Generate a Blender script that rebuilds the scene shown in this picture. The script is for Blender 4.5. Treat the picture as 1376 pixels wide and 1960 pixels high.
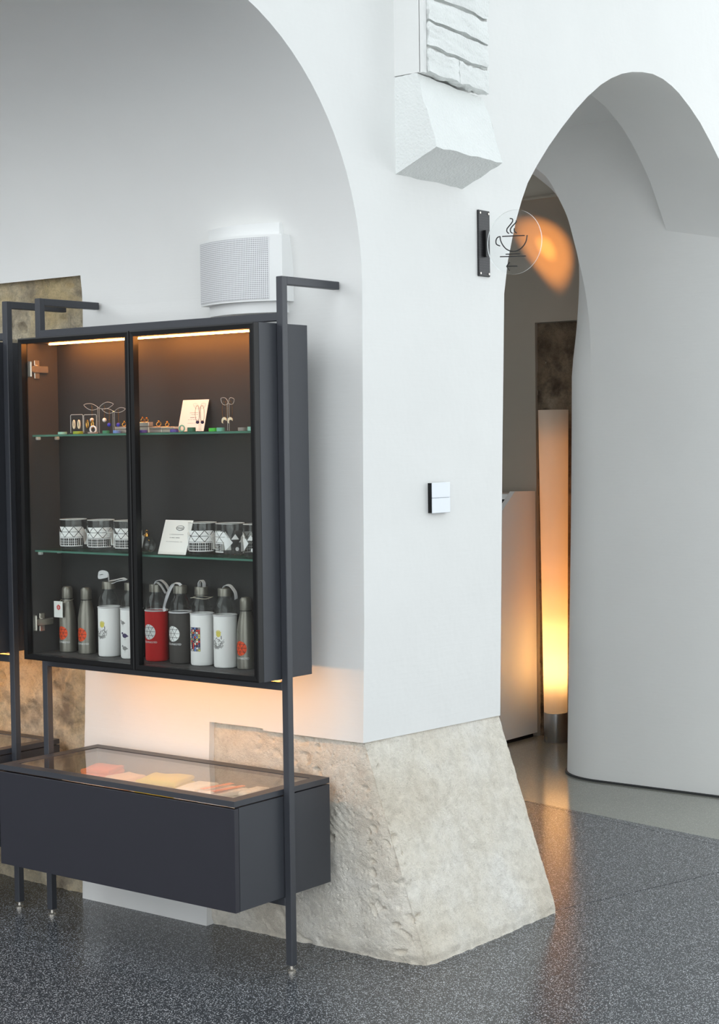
import bpy, bmesh, math, random
from mathutils import Vector, Matrix, noise
from mathutils.geometry import tessellate_polygon
random.seed(7)
for o in list(bpy.data.objects): bpy.data.objects.remove(o)
SC = bpy.context.scene
COL = SC.collection
# ------------------------------------------------------------------ camera
FPX, YAW, PIT, ROL, CH = 3263.4, .6636, .0414, -.0131, 1.54
_fw = Vector((-math.sin(YAW)*math.cos(PIT), math.cos(YAW)*math.cos(PIT), -math.sin(PIT)))
_r = Vector((math.cos(YAW), math.sin(YAW), 0)); _u = _r.cross(_fw)
RT = _r*math.cos(ROL)+_u*math.sin(ROL); UP = -_r*math.sin(ROL)+_u*math.cos(ROL)
cam = bpy.data.objects.new('camera', bpy.data.cameras.new('camera')); COL.objects.link(cam)
cam.data.sensor_fit = 'HORIZONTAL'; cam.data.sensor_width = 36; cam.data.lens = 36*FPX/1376
cam.data.clip_start = .05
m3 = Matrix((RT, UP, -_fw)).transposed()
cam.matrix_world = Matrix.Translation((0, 0, CH)) @ m3.to_4x4()
SC.camera = cam
def hit(u, v, ax, val):
    """point of the plane (axis ax = val) that the photograph shows at pixel u, v"""
    d = _fw*FPX+RT*(u-688)-UP*(v-980)
    t = (val-(0, 0, CH)[ax])/d[ax]
    return Vector((0, 0, CH))+d*t
# ------------------------------------------------------------------ sky and exposure
w = bpy.data.worlds.new('sky'); SC.world = w; w.use_nodes = True
w.node_tree.nodes['Background'].inputs[0].default_value = (.92, .97, 1, 1)
w.node_tree.nodes['Background'].inputs[1].default_value = 1.9
SC.view_settings.view_transform = 'Standard'; SC.view_settings.look = 'None'
SC.view_settings.exposure = .42; SC.view_settings.gamma = 1
SC.view_settings.use_curve_mapping = False
SC.cycles.transparent_max_bounces = 32
# ------------------------------------------------------------------ materials
def s2l(c): return tuple(((x/255)/12.92 if x <= 10 else (((x/255)+.055)/1.055)**2.4) for x in c)
def newmat(name):
    m = bpy.data.materials.new(name); m.use_nodes = True
    nt = m.node_tree; return m, nt, nt.nodes['Principled BSDF']
def N(nt, t, **k):
    n = nt.nodes.new(t)
    for a, b in k.items():
        if a in n.inputs: n.inputs[a].default_value = b
        else: setattr(n, a, b)
    return n
def coord(nt, scale=(1, 1, 1)):
    tc = N(nt, 'ShaderNodeTexCoord'); mp = N(nt, 'ShaderNodeMapping'); mp.inputs['Scale'].default_value = scale
    nt.links.new(tc.outputs['Object'], mp.inputs[0]); return mp.outputs[0]
def noise_tex(nt, vec, scale, detail=4, rough=.55):
    n = N(nt, 'ShaderNodeTexNoise'); n.inputs['Scale'].default_value = scale; n.inputs['Detail'].default_value = detail
    n.inputs['Roughness'].default_value = rough; nt.links.new(vec, n.inputs['Vector']); return n.outputs['Fac']
def ramp(nt, fac, stops):
    r = N(nt, 'ShaderNodeValToRGB'); e = r.color_ramp.elements
    while len(e) < len(stops): e.new(.5)
    for i, (p, c) in enumerate(stops): e[i].position = p; e[i].color = (*c, 1)
    nt.links.new(fac, r.inputs[0]); return r.outputs[0]
def mixc(nt, a, b, fac, mode='MIX'):
    m = N(nt, 'ShaderNodeMix', data_type='RGBA', blend_type=mode)
    for s, v in ((0, fac), (6, a), (7, b)):
        if hasattr(v, 'is_output'): nt.links.new(v, m.inputs[s])
        else: m.inputs[s].default_value = v if s == 0 else (*v, 1)
    return m.outputs[2]
def bump(nt, h, bs, strength=.3, dist=.01, prev=None):
    b = N(nt, 'ShaderNodeBump'); b.inputs['Strength'].default_value = strength; b.inputs['Distance'].default_value = dist
    nt.links.new(h, b.inputs['Height'])
    if prev: nt.links.new(prev, b.inputs['Normal'])
    nt.links.new(b.outputs[0], bs.inputs['Normal']); return b.outputs[0]
def plain(name, rgb, rough=.5, metal=0, vary=.06, bscale=0, bstr=.1, spec=.5):
    m, nt, bs = newmat(name); v = coord(nt)
    c = s2l(rgb); f = noise_tex(nt, v, 9)
    nt.links.new(mixc(nt, tuple(x*(1-vary) for x in c), tuple(min(1, x*(1+vary)) for x in c), f), bs.inputs['Base Color'])
    bs.inputs['Roughness'].default_value = rough; bs.inputs['Metallic'].default_value = metal
    bs.inputs['Specular IOR Level'].default_value = spec
    if bscale: bump(nt, noise_tex(nt, v, bscale, 3), bs, bstr, .002 if bscale > 200 else .005)
    return m
def plaster(name, rgb, streak=True):
    m, nt, bs = newmat(name); v = coord(nt)
    c = s2l(rgb); f = noise_tex(nt, v, 2.2, 5)
    nt.links.new(ramp(nt, f, [(.3, tuple(x*.965 for x in c)), (.7, c)]), bs.inputs['Base Color'])
    bs.inputs['Roughness'].default_value = .62; bs.inputs['Specular IOR Level'].default_value = .3
    v2 = coord(nt, (5, 5, 60))
    b1 = bump(nt, noise_tex(nt, v2, 1.6, 5), bs, .10, .004)
    bump(nt, noise_tex(nt, v, 3.5, 4), bs, .28, .02, b1)
    return m
M = {}
M['plaster'] = plaster('white_plaster', (236, 236, 234))
M['plaster_grey'] = plaster('pale_grey_plaster', (214, 213, 208))
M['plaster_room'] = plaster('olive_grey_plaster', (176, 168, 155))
M['plaster_rough'] = plain('rough_white_paint', (236, 238, 236), .7, 0, .05, 120, .8)
def stone(name, base, dark, light, blot=None, bstr=.5, mul=.55):
    m, nt, bs = newmat(name); v = coord(nt)
    f1 = noise_tex(nt, v, 3.2, 6, .6); f2 = noise_tex(nt, v, 26, 6, .7); f3 = noise_tex(nt, v, 140, 4, .7)
    c = ramp(nt, f1, [(.32, s2l(dark)), (.5, s2l(base)), (.7, s2l(light))])
    c = mixc(nt, c, ramp(nt, f2, [(.35, (.55, .53, .5)), (.55, (1, 1, 1))]), mul, 'MULTIPLY')
    c = mixc(nt, c, ramp(nt, f3, [(.3, (.6, .58, .55)), (.5, (1, 1, 1))]), mul, 'MULTIPLY')
    if blot:
        fb = noise_tex(nt, v, 5.5, 5, .65)
        k = ramp(nt, fb, [(.52, (0, 0, 0)), (.68, (1, 1, 1))])
        c = mixc(nt, c, s2l(blot), k)
    nt.links.new(c, bs.inputs['Base Color'])
    bs.inputs['Roughness'].default_value = .9; bs.inputs['Specular IOR Level'].default_value = .15
    b1 = bump(nt, f3, bs, bstr, .006); b2 = bump(nt, f2, bs, bstr, .010, b1); bump(nt, noise_tex(nt, v, 330, 3), bs, bstr*1.1, .005, b2)
    return m
M['reflection_dark'] = plain('dark_for_reflections', (70, 64, 60), .6)  # dark tone chosen so the door panes reflect little light
M['limestone'] = stone('pale_limestone', (236, 229, 216), (226, 216, 200), (242, 238, 230), None, .6, .32)
M['rubble'] = stone('weathered_rubble_stone', (236, 222, 194), (226, 204, 160), (240, 232, 214), (150, 138, 122), 1.0, .5)
M['dark_stone'] = stone('dark_brown_stone', (150, 132, 112), (104, 90, 76), (176, 160, 140), (84, 74, 64), .8)
def terrazzo(name, base, chips, chip2, rough, amount):
    m, nt, bs = newmat(name); v = coord(nt)
    vo = N(nt, 'ShaderNodeTexVoronoi'); vo.inputs['Scale'].default_value = 290; nt.links.new(v, vo.inputs['Vector'])
    sep = N(nt, 'ShaderNodeSeparateColor'); nt.links.new(vo.outputs['Color'], sep.inputs[0])
    pick = ramp(nt, sep.outputs[0], [(1-amount-.02, (0, 0, 0)), (1-amount, (1, 1, 1))])
    core = ramp(nt, vo.outputs['Distance'], [(.42, (1, 1, 1)), (.52, (0, 0, 0))])
    k = mixc(nt, pick, core, 1.0, 'MULTIPLY')
    cc = mixc(nt, s2l(chips), s2l(chip2), sep.outputs[1])
    fb = noise_tex(nt, v, 4, 3)
    b = mixc(nt, tuple(x*.9 for x in s2l(base)), tuple(x*1.08 for x in s2l(base)), fb)
    nt.links.new(mixc(nt, b, cc, k), bs.inputs['Base Color'])
    bs.inputs['Roughness'].default_value = rough; bs.inputs['Specular IOR Level'].default_value = .3
    return m
M['terrazzo'] = terrazzo('dark_terrazzo', (64, 67, 71), (214, 216, 219), (136, 139, 143), .2, .36)
M['terrazzo_light'] = terrazzo('green_grey_terrazzo', (138, 139, 130), (176, 176, 166), (118, 118, 110), .16, .5)
M['terrazzo_light'].node_tree.nodes['Principled BSDF'].inputs['Specular IOR Level'].default_value = .5
M['joint'] = plain('joint_mortar', (52, 53, 54), .8)
M['frame'] = plain('anthracite_powder_coat', (60, 62, 68), .42, 0, .05, 900, .15)
M['carcass'] = plain('anthracite_board', (58, 60, 66), .5, 0, .05, 700, .12)
M['front'] = plain('anthracite_front_board', (42, 42, 50), .48, 0, .05, 700, .12)
M['backing'] = plain('charcoal_back_panel', (38, 37, 38), .6, 0, .04)
M['inside'] = plain('dark_grey_lining', (66, 65, 66), .6, 0, .04)
M['black'] = plain('black_frame', (17, 17, 18), .4, 0, .05, spec=.3)
M['chrome'] = plain('polished_nickel', (206, 200, 190), .25, .8, .02)
M['steel'] = plain('brushed_steel', (132, 128, 120), .34, .6, .06)
M['alu'] = plain('brushed_aluminium', (190, 190, 192), .32, 1, .04)
M['seal'] = plain('black_rubber', (24, 24, 24), .6)
M['paper'] = plain('white_paper', (240, 239, 236), .6, 0, .02)
M['white'] = plain('white_lacquer', (238, 239, 238), .4, 0, .02)
M['gadget'] = plain('white_switch_plastic', (234, 239, 246), .3, 0, .01)
M['sleeve_white'] = plain('white_neoprene', (238, 236, 236), .75, 0, .03, 500, .2)
M['sleeve_red'] = plain('red_neoprene', (196, 22, 22), .75, 0, .08, 500, .2)
M['sleeve_grey'] = plain('charcoal_neoprene', (66, 62, 60), .75, 0, .08, 500, .2)
M['strap'] = plain('pale_grey_ribbon', (206, 204, 208), .6, 0, .04)
M['orange'] = plain('orange_print', (236, 78, 24), .5, 0, .03)
M['red'] = plain('red_print', (212, 52, 46), .5, 0, .03)
M['ink'] = plain('dark_ink', (38, 36, 36), .5)
M['greyink'] = plain('grey_ink', (140, 138, 138), .6)
M['print'] = plain('white_print', (240, 240, 240), .5, 0, .01)
M['yellow'] = plain('yellow_print', (214, 200, 96), .6)
M['purple'] = plain('dark_violet_print', (66, 54, 92), .6)
M['blue'] = plain('cobalt_glaze', (44, 48, 190), .3)
M['plum'] = plain('plum_glass_bead', (48, 24, 74), .2)
M['ivory'] = plain('ivory_enamel', (246, 228, 196), .4)
M['gold'] = plain('gold_plate', (226, 168, 84), .22, 1, .04)
M['silver_box'] = plain('silver_card', (196, 188, 178), .35, .6, .04)
M['string'] = plain('undyed_string', (214, 206, 186), .8)
for k, c in dict(mint=(150, 206, 190), lime=(150, 168, 40), green=(60, 140, 104), brightgreen=(70, 196, 60), teal=(112, 180, 160), sky=(110, 140, 206), violet=(86, 68, 160), greyring=(150, 142, 136), darkgreen=(44, 104, 78)).items():
    M[k] = plain(k+'_silicone', c, .45, 0, .04)
M['cloth_white'] = plain('white_cotton', (240, 232, 224), .85, 0, .04, 260, .4)
M['cloth_orange'] = plain('orange_cotton', (242, 104, 12), .85, 0, .06, 260, .4)
M['cloth_yellow'] = plain('mustard_cotton', (222, 196, 24), .85, 0, .05, 260, .4)
M['cloth_peach'] = plain('peach_cotton', (240, 196, 164), .85, 0, .05, 260, .4)
def glass(name, tint=(1, 1, 1), ior=1.5, rough=0.0, body=0):
    m, nt, bs = newmat(name); nt.nodes.remove(bs)
    out = nt.nodes['Material Output']
    fr = N(nt, 'ShaderNodeFresnel'); ge = N(nt, 'ShaderNodeNewGeometry'); mr = N(nt, 'ShaderNodeMapRange')
    mr.inputs['To Min'].default_value = ior; mr.inputs['To Max'].default_value = 1/ior     # same reflectance on both sides of a thin sheet
    nt.links.new(ge.outputs['Backfacing'], mr.inputs['Value']); nt.links.new(mr.outputs[0], fr.inputs['IOR'])
    tr = N(nt, 'ShaderNodeBsdfTransparent'); tr.inputs[0].default_value = (*tint, 1)
    gl = N(nt, 'ShaderNodeBsdfGlossy'); gl.inputs['Roughness'].default_value = rough
    gl.inputs[0].default_value = (1, 1, 1, 1)
    mx = N(nt, 'ShaderNodeMixShader'); nt.links.new(fr.outputs[0], mx.inputs[0]); nt.links.new(tr.outputs[0], mx.inputs[1]); nt.links.new(gl.outputs[0], mx.inputs[2])
    last = mx
    if body:
        df = N(nt, 'ShaderNodeBsdfDiffuse'); df.inputs[0].default_value = (*tint, 1)
        m2 = N(nt, 'ShaderNodeMixShader'); m2.inputs[0].default_value = body
        nt.links.new(mx.outputs[0], m2.inputs[1]); nt.links.new(df.outputs[0], m2.inputs[2]); last = m2
    nt.links.new(last.outputs[0], out.inputs[0]); return m
M['pane'] = glass('cabinet_glass', (.97, .985, .975))
M['clear'] = glass('clear_glass', (.97, .975, .97), 1.45)
M['acrylic'] = glass('clear_acrylic', (.98, .985, .985), 1.32)
M['shelf'] = glass('shelf_glass', (.86, .94, .9), 1.5)
M['shelf_edge'] = glass('green_glass_edge', (.25, .55, .44), 1.5, .1, .3)
M['acrylic_edge'] = glass('lit_acrylic_edge', (.92, .94, .94), 1.4, .1, .6)  # whitish diffuse body: the lit look of the edge is in the colour
def emit(name, col, s):
    m, nt, bs = newmat(name)
    bs.inputs['Base Color'].default_value = (.9, .8, .7, 1)
    bs.inputs['Emission Color'].default_value = (*col, 1); bs.inputs['Emission Strength'].default_value = s
    return m
M['led'] = emit('warm_led', (1, .34, .07), 120)
M['led_low'] = emit('warm_led_under', (1, .43, .085), 34)
def shade_mat():
    m, nt, bs = newmat('opal_lamp_shade'); nt.nodes.remove(bs); out = nt.nodes['Material Output']
    v = coord(nt); f = noise_tex(nt, v, 8)
    c = mixc(nt, (.92, .86, .76), (.98, .92, .82), f)
    d = N(nt, 'ShaderNodeBsdfDiffuse'); t = N(nt, 'ShaderNodeBsdfTranslucent')
    nt.links.new(c, d.inputs[0]); nt.links.new(c, t.inputs[0])
    mx = N(nt, 'ShaderNodeMixShader'); mx.inputs[0].default_value = .5
    nt.links.new(d.outputs[0], mx.inputs[1]); nt.links.new(t.outputs[0], mx.inputs[2]); nt.links.new(mx.outputs[0], out.inputs[0])
    return m
M['shade'] = shade_mat()
def grille_mat():
    m, nt, bs = newmat('perforated_white_grille'); v = coord(nt, (1, 0, 1))
    vo = N(nt, 'ShaderNodeTexVoronoi'); vo.inputs['Scale'].default_value = 170; vo.inputs['Randomness'].default_value = 0
    nt.links.new(v, vo.inputs['Vector'])
    c = ramp(nt, vo.outputs['Distance'], [(.30, s2l((165, 165, 168))), (.42, s2l((236, 236, 238)))])
    nt.links.new(c, bs.inputs['Base Color']); bs.inputs['Roughness'].default_value = .5
    return m
M['grille'] = grille_mat()
def hex_mat():
    m, nt, bs = newmat('black_hexagon_sheet'); v = coord(nt)
    vo = N(nt, 'ShaderNodeTexVoronoi'); vo.feature = 'DISTANCE_TO_EDGE'; vo.inputs['Scale'].default_value = 120; vo.inputs['Randomness'].default_value = .25
    nt.links.new(v, vo.inputs['Vector'])
    nt.links.new(ramp(nt, vo.outputs['Distance'], [(.05, s2l((40, 39, 42))), (.12, s2l((16, 15, 18)))]), bs.inputs['Base Color'])
    bs.inputs['Roughness'].default_value = .5; return m
M['hex'] = hex_mat()
# ------------------------------------------------------------------ mesh helpers (all in world metres)
def base_of(parent):
    p = Vector((0, 0, 0))
    while parent is not None:
        p += parent.location; parent = parent.parent
    return p
def obj(name, verts, faces, mat, parent=None, smooth=False, fm=None, weld=False):
    b = base_of(parent)
    me = bpy.data.meshes.new(name)
    me.from_pydata([Vector(v)-b for v in verts], [], faces)
    for m in (mat if isinstance(mat, (list, tuple)) else [mat]): me.materials.append(M[m])
    if fm: me.polygons.foreach_set('material_index', fm)
    bm = bmesh.new(); bm.from_mesh(me)
    if weld: bmesh.ops.remove_doubles(bm, verts=bm.verts, dist=1e-5)
    bmesh.ops.recalc_face_normals(bm, faces=bm.faces); bm.to_mesh(me); bm.free()
    if smooth:
        me.polygons.foreach_set('use_smooth', [True]*len(me.polygons))
        me.set_sharp_from_angle(angle=math.radians(38))
    o = bpy.data.objects.new(name, me); COL.objects.link(o); o.parent = parent
    return o
def tag(o, label=None, cat=None, group=None, kind=None):
    for k, v in (('label', label), ('category', cat), ('group', group), ('kind', kind)):
        if v: o[k] = v
    return o
def thing(name, label, cat, loc, group=None):
    o = bpy.data.objects.new(name, None); COL.objects.link(o); o.location = loc; o.empty_display_size = .05
    return tag(o, label, cat, group)
class G:
    """collects simple solids; .build links them as one mesh object"""
    def __init__(s): s.v = []; s.f = []; s.m = []
    def add(s, v, f, mi=0):
        n = len(s.v); s.v += [Vector(a) for a in v]; s.f += [tuple(i+n for i in q) for q in f]; s.m += [mi]*len(f); return s
    def box(s, a, b, mi=0):
        (x0, y0, z0), (x1, y1, z1) = a, b
        v = [(x, y, z) for x in (x0, x1) for y in (y0, y1) for z in (z0, z1)]
        return s.add(v, [(0, 1, 3, 2), (4, 6, 7, 5), (0, 4, 5, 1), (2, 3, 7, 6), (0, 2, 6, 4), (1, 5, 7, 3)], mi)
    def rbox(s, a, b, r=.002, seg=1, mi=0):
        bm = bmesh.new(); bmesh.ops.create_cube(bm, size=1)
        a, b = Vector(a), Vector(b); c = (a+b)/2; d = b-a
        for q in bm.verts: q.co = Vector((q.co.x*d.x, q.co.y*d.y, q.co.z*d.z))+c
        bmesh.ops.bevel(bm, geom=list(bm.edges), offset=r, segments=seg, affect='EDGES', profile=.5)
        bm.verts.index_update()
        s.add([q.co.copy() for q in bm.verts], [[q.index for q in f.verts] for f in bm.faces], mi); bm.free(); return s
    def lathe(s, prof, c=(0, 0, 0), seg=28, mi=0):
        c = Vector(c); rings = []; v = []; f = []
        for r, z in prof:
            if r < 1e-6: rings.append([len(v)]); v.append(c+Vector((0, 0, z)))
            else:
                rings.append(list(range(len(v), len(v)+seg)))
                v += [c+Vector((r*math.cos(2*math.pi*i/seg), r*math.sin(2*math.pi*i/seg), z)) for i in range(seg)]
        for a, b in zip(rings, rings[1:]):
            for i in range(seg):
                j = (i+1) % seg
                q = [a[i % len(a)], a[j % len(a)], b[j % len(b)], b[i % len(b)]]
                q = list(dict.fromkeys(q))
                if len(q) > 2: f.append(q)
        return s.add(v, f, mi)
    def tube(s, pts, r, seg=8, mi=0, closed=False):
        pts = [Vector(p) for p in pts]; n = len(pts); v = []; f = []; up = None
        for i, p in enumerate(pts):
            if closed: t = pts[(i+1) % n]-pts[i-1]
            else: t = pts[min(i+1, n-1)]-pts[max(i-1, 0)]
            t.normalize()
            if up is None:
                up = Vector((0, 0, 1)) if abs(t.z) < .9 else Vector((1, 0, 0))
            a = t.cross(up).normalized(); up = a.cross(t).normalized()
            v += [p+(a*math.cos(2*math.pi*k/seg)+up*math.sin(2*math.pi*k/seg))*r for k in range(seg)]
        for i in range(n if closed else n-1):
            for k in range(seg):
                j = (i+1) % n; f.append((i*seg+k, i*seg+(k+1) % seg, j*seg+(k+1) % seg, j*seg+k))
        if not closed: f += [tuple(range(seg))[::-1], tuple(range((n-1)*seg, n*seg))]
        return s.add(v, f, mi)
    def ribbon(s, pts, wid, th=.0012, mi=0):
        """flat band along pts; wid = half-width vectors"""
        v = []; f = []; pts = [Vector(p) for p in pts]; n = len(pts)
        for i, p in enumerate(pts):
            t = (pts[min(i+1, n-1)]-pts[max(i-1, 0)]).normalized(); ww = Vector(wid[i] if isinstance(wid, list) else wid)
            nn = t.cross(ww).normalized()*th/2
            v += [p-ww-nn, p+ww-nn, p+ww+nn, p-ww+nn]
        for i in range(n-1):
            for k in range(4): f.append((i*4+k, i*4+(k+1) % 4, i*4+4+(k+1) % 4, i*4+4+k))
        f += [(0, 1, 2, 3), (4*n-4, 4*n-3, 4*n-2, 4*n-1)]
        return s.add(v, f, mi)
    def prism(s, poly, d, mi=0):
        """planar 3-D polygon extruded by vector d"""
        poly = [Vector(p) for p in poly]; n = len(poly); d = Vector(d)
        tri = tessellate_polygon([poly])
        v = poly+[p+d for p in poly]
        f = [tuple(t) for t in tri]+[tuple(i+n for i in t[::-1]) for t in tri]
        f += [(i, (i+1) % n, n+(i+1) % n, n+i) for i in range(n)]
        return s.add(v, f, mi)
    def build(s, name, mat, parent=None, smooth=False, weld=False):
        multi = isinstance(mat, (list, tuple))
        return obj(name, s.v, s.f, mat, parent, smooth, s.m if multi else None, weld)
def smoothpath(pts, n=8):
    """Catmull-Rom through pts"""
    P = [Vector(p) for p in pts]; P = [P[0]*2-P[1]]+P+[P[-1]*2-P[-2]]; out = []
    for i in range(1, len(P)-2):
        for k in range(n):
            t = k/n; a, b, c, d = P[i-1:i+3]
            out.append(.5*((2*b)+(c-a)*t+(2*a-5*b+4*c-d)*t*t+(3*b-a-3*c+d)*t**3))
    out.append(P[-2]); return out
def fbm(p, s, o=4):
    v = 0; a = 1; q = Vector(p)*s
    for i in range(o): v += a*noise.noise(q); q = q*2.1+Vector((3.1, 1.7, 5.3)); a *= .5
    return v
def interp(tab, z):
    if z <= tab[0][0]: return tab[0][1]
    for (a, b), (c, d) in zip(tab, tab[1:]):
        if z <= c: return b+(d-b)*(z-a)/(c-a)
    return tab[-1][1]
# ------------------------------------------------------------------ the setting
XW = -3.095                                   # face of the arcade wall with the two arches
def ywall(z): return interp([(0, 3.932), (.35, 3.945), (.65, 3.962), (1.0, 3.974), (1.6, 3.980), (2.0, 3.986)], z)
RV, YC, ZC = .80, 3.186, 2.0                  # left barrel vault
larch = [(YC+RV*math.cos(math.radians(a)), ZC+RV*math.sin(math.radians(a))) for a in range(4, 180, 4)]
ra_front = [(4.700, .628), (4.712, 1.0), (4.728, 1.5), (4.740, 1.8), (4.748, 2.02), (4.772, 2.129), (4.800, 2.205), (4.826, 2.271), (4.860, 2.337), (4.899, 2.40), (4.960, 2.467), (5.034, 2.539), (5.12, 2.613), (5.209, 2.684), (5.30, 2.748), (5.392, 2.803), (5.465, 2.837), (5.544, 2.866), (5.62, 2.885), (5.70, 2.897), (5.78, 2.903), (5.86, 2.897), (5.93, 2.882), (5.992, 2.862), (6.08, 2.822), (6.166, 2.775), (6.25, 2.715), (6.33, 2.652), (6.42, 2.575), (6.50, 2.498), (6.57, 2.42), (6.645, 2.33)]
ra_back = [(4.73, .628), (4.74, 1.0), (4.75, 1.5), (4.76, 1.8), (4.77, 2.02), (4.79, 2.129), (4.82, 2.22), (4.85, 2.30), (4.885, 2.38), (4.925, 2.45), (4.985, 2.53), (5.06, 2.61), (5.14, 2.68), (5.23, 2.75), (5.32, 2.81), (5.41, 2.86), (5.49, 2.895), (5.57, 2.922), (5.65, 2.94), (5.73, 2.95), (5.81, 2.952), (5.87, 2.944), (5.93, 2.932), (5.997, 2.914), (6.121, 2.88), (6.249, 2.818), (6.32, 2.77), (6.38, 2.723), (6.44, 2.668), (6.492, 2.617), (6.569, 2.514), (6.645, 2.41)]
jambL = [(ywall(z), z) for z in (.645, .8, 1.0, 1.2, 1.4, 1.6, 1.8, 2.0)]
YA, YB, ZT = 2.16, 9.0, 4.6
def arcade(ra):
    out = list(jambL)+larch[:]
    out += [(YC-RV, 2.0), (YC-RV, 0), (YA, 0), (YA, ZT), (YB, ZT), (YB, 0), (6.68, 0), (6.68, 2.2)]
    out += ra[::-1]
    return out
def loft_wall(name, front, back, xf, xb, mat):
    n = len(front); v = [Vector((xf, y, z)) for y, z in front]+[Vector((xb, y, z)) for y, z in back]
    t = tessellate_polygon([[Vector((y, z, 0)) for y, z in front]])
    f = [tuple(q) for q in t]+[tuple(i+n for i in q[::-1]) for q in t]
    f += [(i, (i+1) % n, n+(i+1) % n, n+i) for i in range(n)]
    return obj(name, v, f, mat, None, True)
wall_arcade = tag(loft_wall('wall_arcade', arcade(ra_front), arcade(ra_back), XW, -3.49, 'plaster'), kind='structure')
# back wall behind the display units: plaster slabs with stone left bare between them
def slab(g, x0, x1, z0, z1, yb=4.06, nz=10):
    zs = [z0+(z1-z0)*i/nz for i in range(nz+1)]
    v = []; f = []
    for z in zs: v += [(x0, ywall(z), z), (x1, ywall(z), z), (x1, yb, z), (x0, yb, z)]
    for i in range(nz):
        for k in range(4): f.append((i*4+k, i*4+(k+1) % 4, i*4+4+(k+1) % 4, i*4+4+k))
    f += [(0, 1, 2, 3), (4*nz, 4*nz+1, 4*nz+2, 4*nz+3)]
    g.add(v, f)
g = G(); XS = -4.292; XP = -3.716
slab(g, XS, XP, 0, 2.0); slab(g, XP, -3.49, .652, 2.0); g.box((-8, 4.06, 0), (-3.49, 4.60, 2.9)); slab(g, -8, XS, 2.128, 2.13, nz=1)
wall_back = tag(g.build('wall_back', 'plaster', None, True), kind='structure')
# barrel vault, its unseen half left out to admit daylight
v = []; f = []
prof = [(ywall(2.0), 2.0)]+larch[:26]
prof2 = [(3.99+.05, 2.0)]+[(YC+(RV+.1)*math.cos(math.radians(a)), ZC+(RV+.1)*math.sin(math.radians(a))) for a in range(4, 180, 4)][:26]
n = len(prof)
def vaultz(y, z, x):   # over the bare stone the plaster starts only at its upper edge
    return z
for x in (-3.49, XS, -8.0):
    v += [(x, y, z) for y, z in prof]+[(x, y, z) for y, z in prof2]
for b in (0, 1):
    o1, o2 = b*2*n, (b+1)*2*n
    for i in range(n-1):
        if b == 1 and prof[i+1][1] < 2.14 and prof[i][0] > YC: continue
        f.append((o1+i, o1+i+1, o2+i+1, o2+i)); f.append((o1+n+i, o2+n+i, o2+n+i+1, o1+n+i+1))
vault = tag(obj('ceiling_vault', v, f, 'plaster', None, True), kind='structure')
# unseen passage end, added dark for reflections, its low gap lighting the corridor
g = G(); g.box((-8.15, -5, 0), (-8, 4.6, 3.0)); g.box((-8.15, 4.6, 1.5), (-8, 7.0, 3.5)); g.box((-8.15, 7.0, 0), (-8, 7.6, 3.0)); tag(g.build('wall_unseen_end', 'reflection_dark'), kind='structure')
# ---- rough stone
def rough_sheet(name, grid, nrm, mat, parent, amp, pit, extra=None):
    """grid[i][j] points with normals nrm[i][j]; displaced by noise"""
    ni, nj = len(grid), len(grid[0]); v = []
    for i in range(ni):
        for j in range(nj):
            p = Vector(grid[i][j]); d = amp*fbm(p, 5, 3)+amp*.7*fbm(p, 24, 4)
            if pit:
                k = pit(p) if callable(pit) else pit
                w2 = p+noise.noise_vector(p*28)*.016
                if noise.noise(p*4.5+Vector((9, 2, 4))) > .02: d -= k*min(1, 1.6*max(0, .36-noise.voronoi(Vector((w2.x*17+w2.z*6, w2.y*17, w2.z*25)))[0][0])/.36)
                d += k*.16*math.sin((w2.x*.75+w2.z)*230)*max(0, noise.noise(p*6+Vector((2, 8, 3))))
                d -= k*.45*max(0, .30-noise.voronoi(p*58+Vector((7, 3, 1)))[0][0])/.30
            if extra: d += extra(p)
            v.append(p+Vector(nrm[i][j])*d)
    f = [(i*nj+j, (i+1)*nj+j, (i+1)*nj+j+1, i*nj+j+1) for i in range(ni-1) for j in range(nj-1)]
    return obj(name, v, f, mat, parent, True)
# battered stone base of the pier, wrapping its corner
ZS = .652
def stone_point(s, t):
    """s: 0..L1 front face, ..L1+L2 right face; t: 0 floor .. 1 top"""
    L1, L2 = .80, .70
    z = ZS*t
    xc = interp([(0, -2.885), (1, -3.104)], t); yc = interp([(0, 3.990), (1, 3.974)], t)     # corner edge
    if s <= L1:
        k = s/L1; x = XP-.02+(xc-(XP-.02))*k
        y = interp([(0, 3.958), (.9, 3.966), (1, yc)], k) if t < .5 else interp([(0, 3.972), (1, yc)], k)
        y = (1-t)*interp([(0, 3.956), (.85, 3.972), (1, 3.990)], k)+t*interp([(0, 3.985), (1, 3.976)], k)
        return Vector((x, y, z)), Vector((0, -1, 0))
    k = (s-L1)/L2
    x = xc+.004*k; y = yc+((4.700-.0*t)-yc)*k; z = (ZS-.024*k)*t
    return Vector((x, y, z)), Vector((.95, 0, .31))
SS = [i*.80/230 for i in range(230)]+[.80+i*.70/200 for i in range(201)]
TT = [j/180 for j in range(181)]
grid = [[stone_point(s, t)[0] for t in TT] for s in SS]; nrm = []
for s in SS:
    c = min(1, max(0, (s-.80+.03)/.06)); n1 = Vector((0, -1, 0)).lerp(Vector((.95, 0, .31)), c).normalized()
    nrm.append([n1 for t in TT])
for i, s in enumerate(SS):           # knock the arris off a little
    q = math.exp(-((s-.80)/.026)**2)
    for j in range(len(TT)): grid[i][j] = grid[i][j]-nrm[i][j]*(.010*q*(1+1.3*noise.noise(grid[i][j]*14)))
def edge_fade(p): return -.012*math.exp(-(p.z/.02)**2)*(.5+.8*abs(noise.noise(p*20)))
stone_base = rough_sheet('stone_base', grid, nrm, 'limestone', wall_arcade, .0038, lambda p: .013*min(1, max(.12, (p.x+3.75)/.5)) if p.y < 4.02 else .0028, edge_fade)
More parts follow.
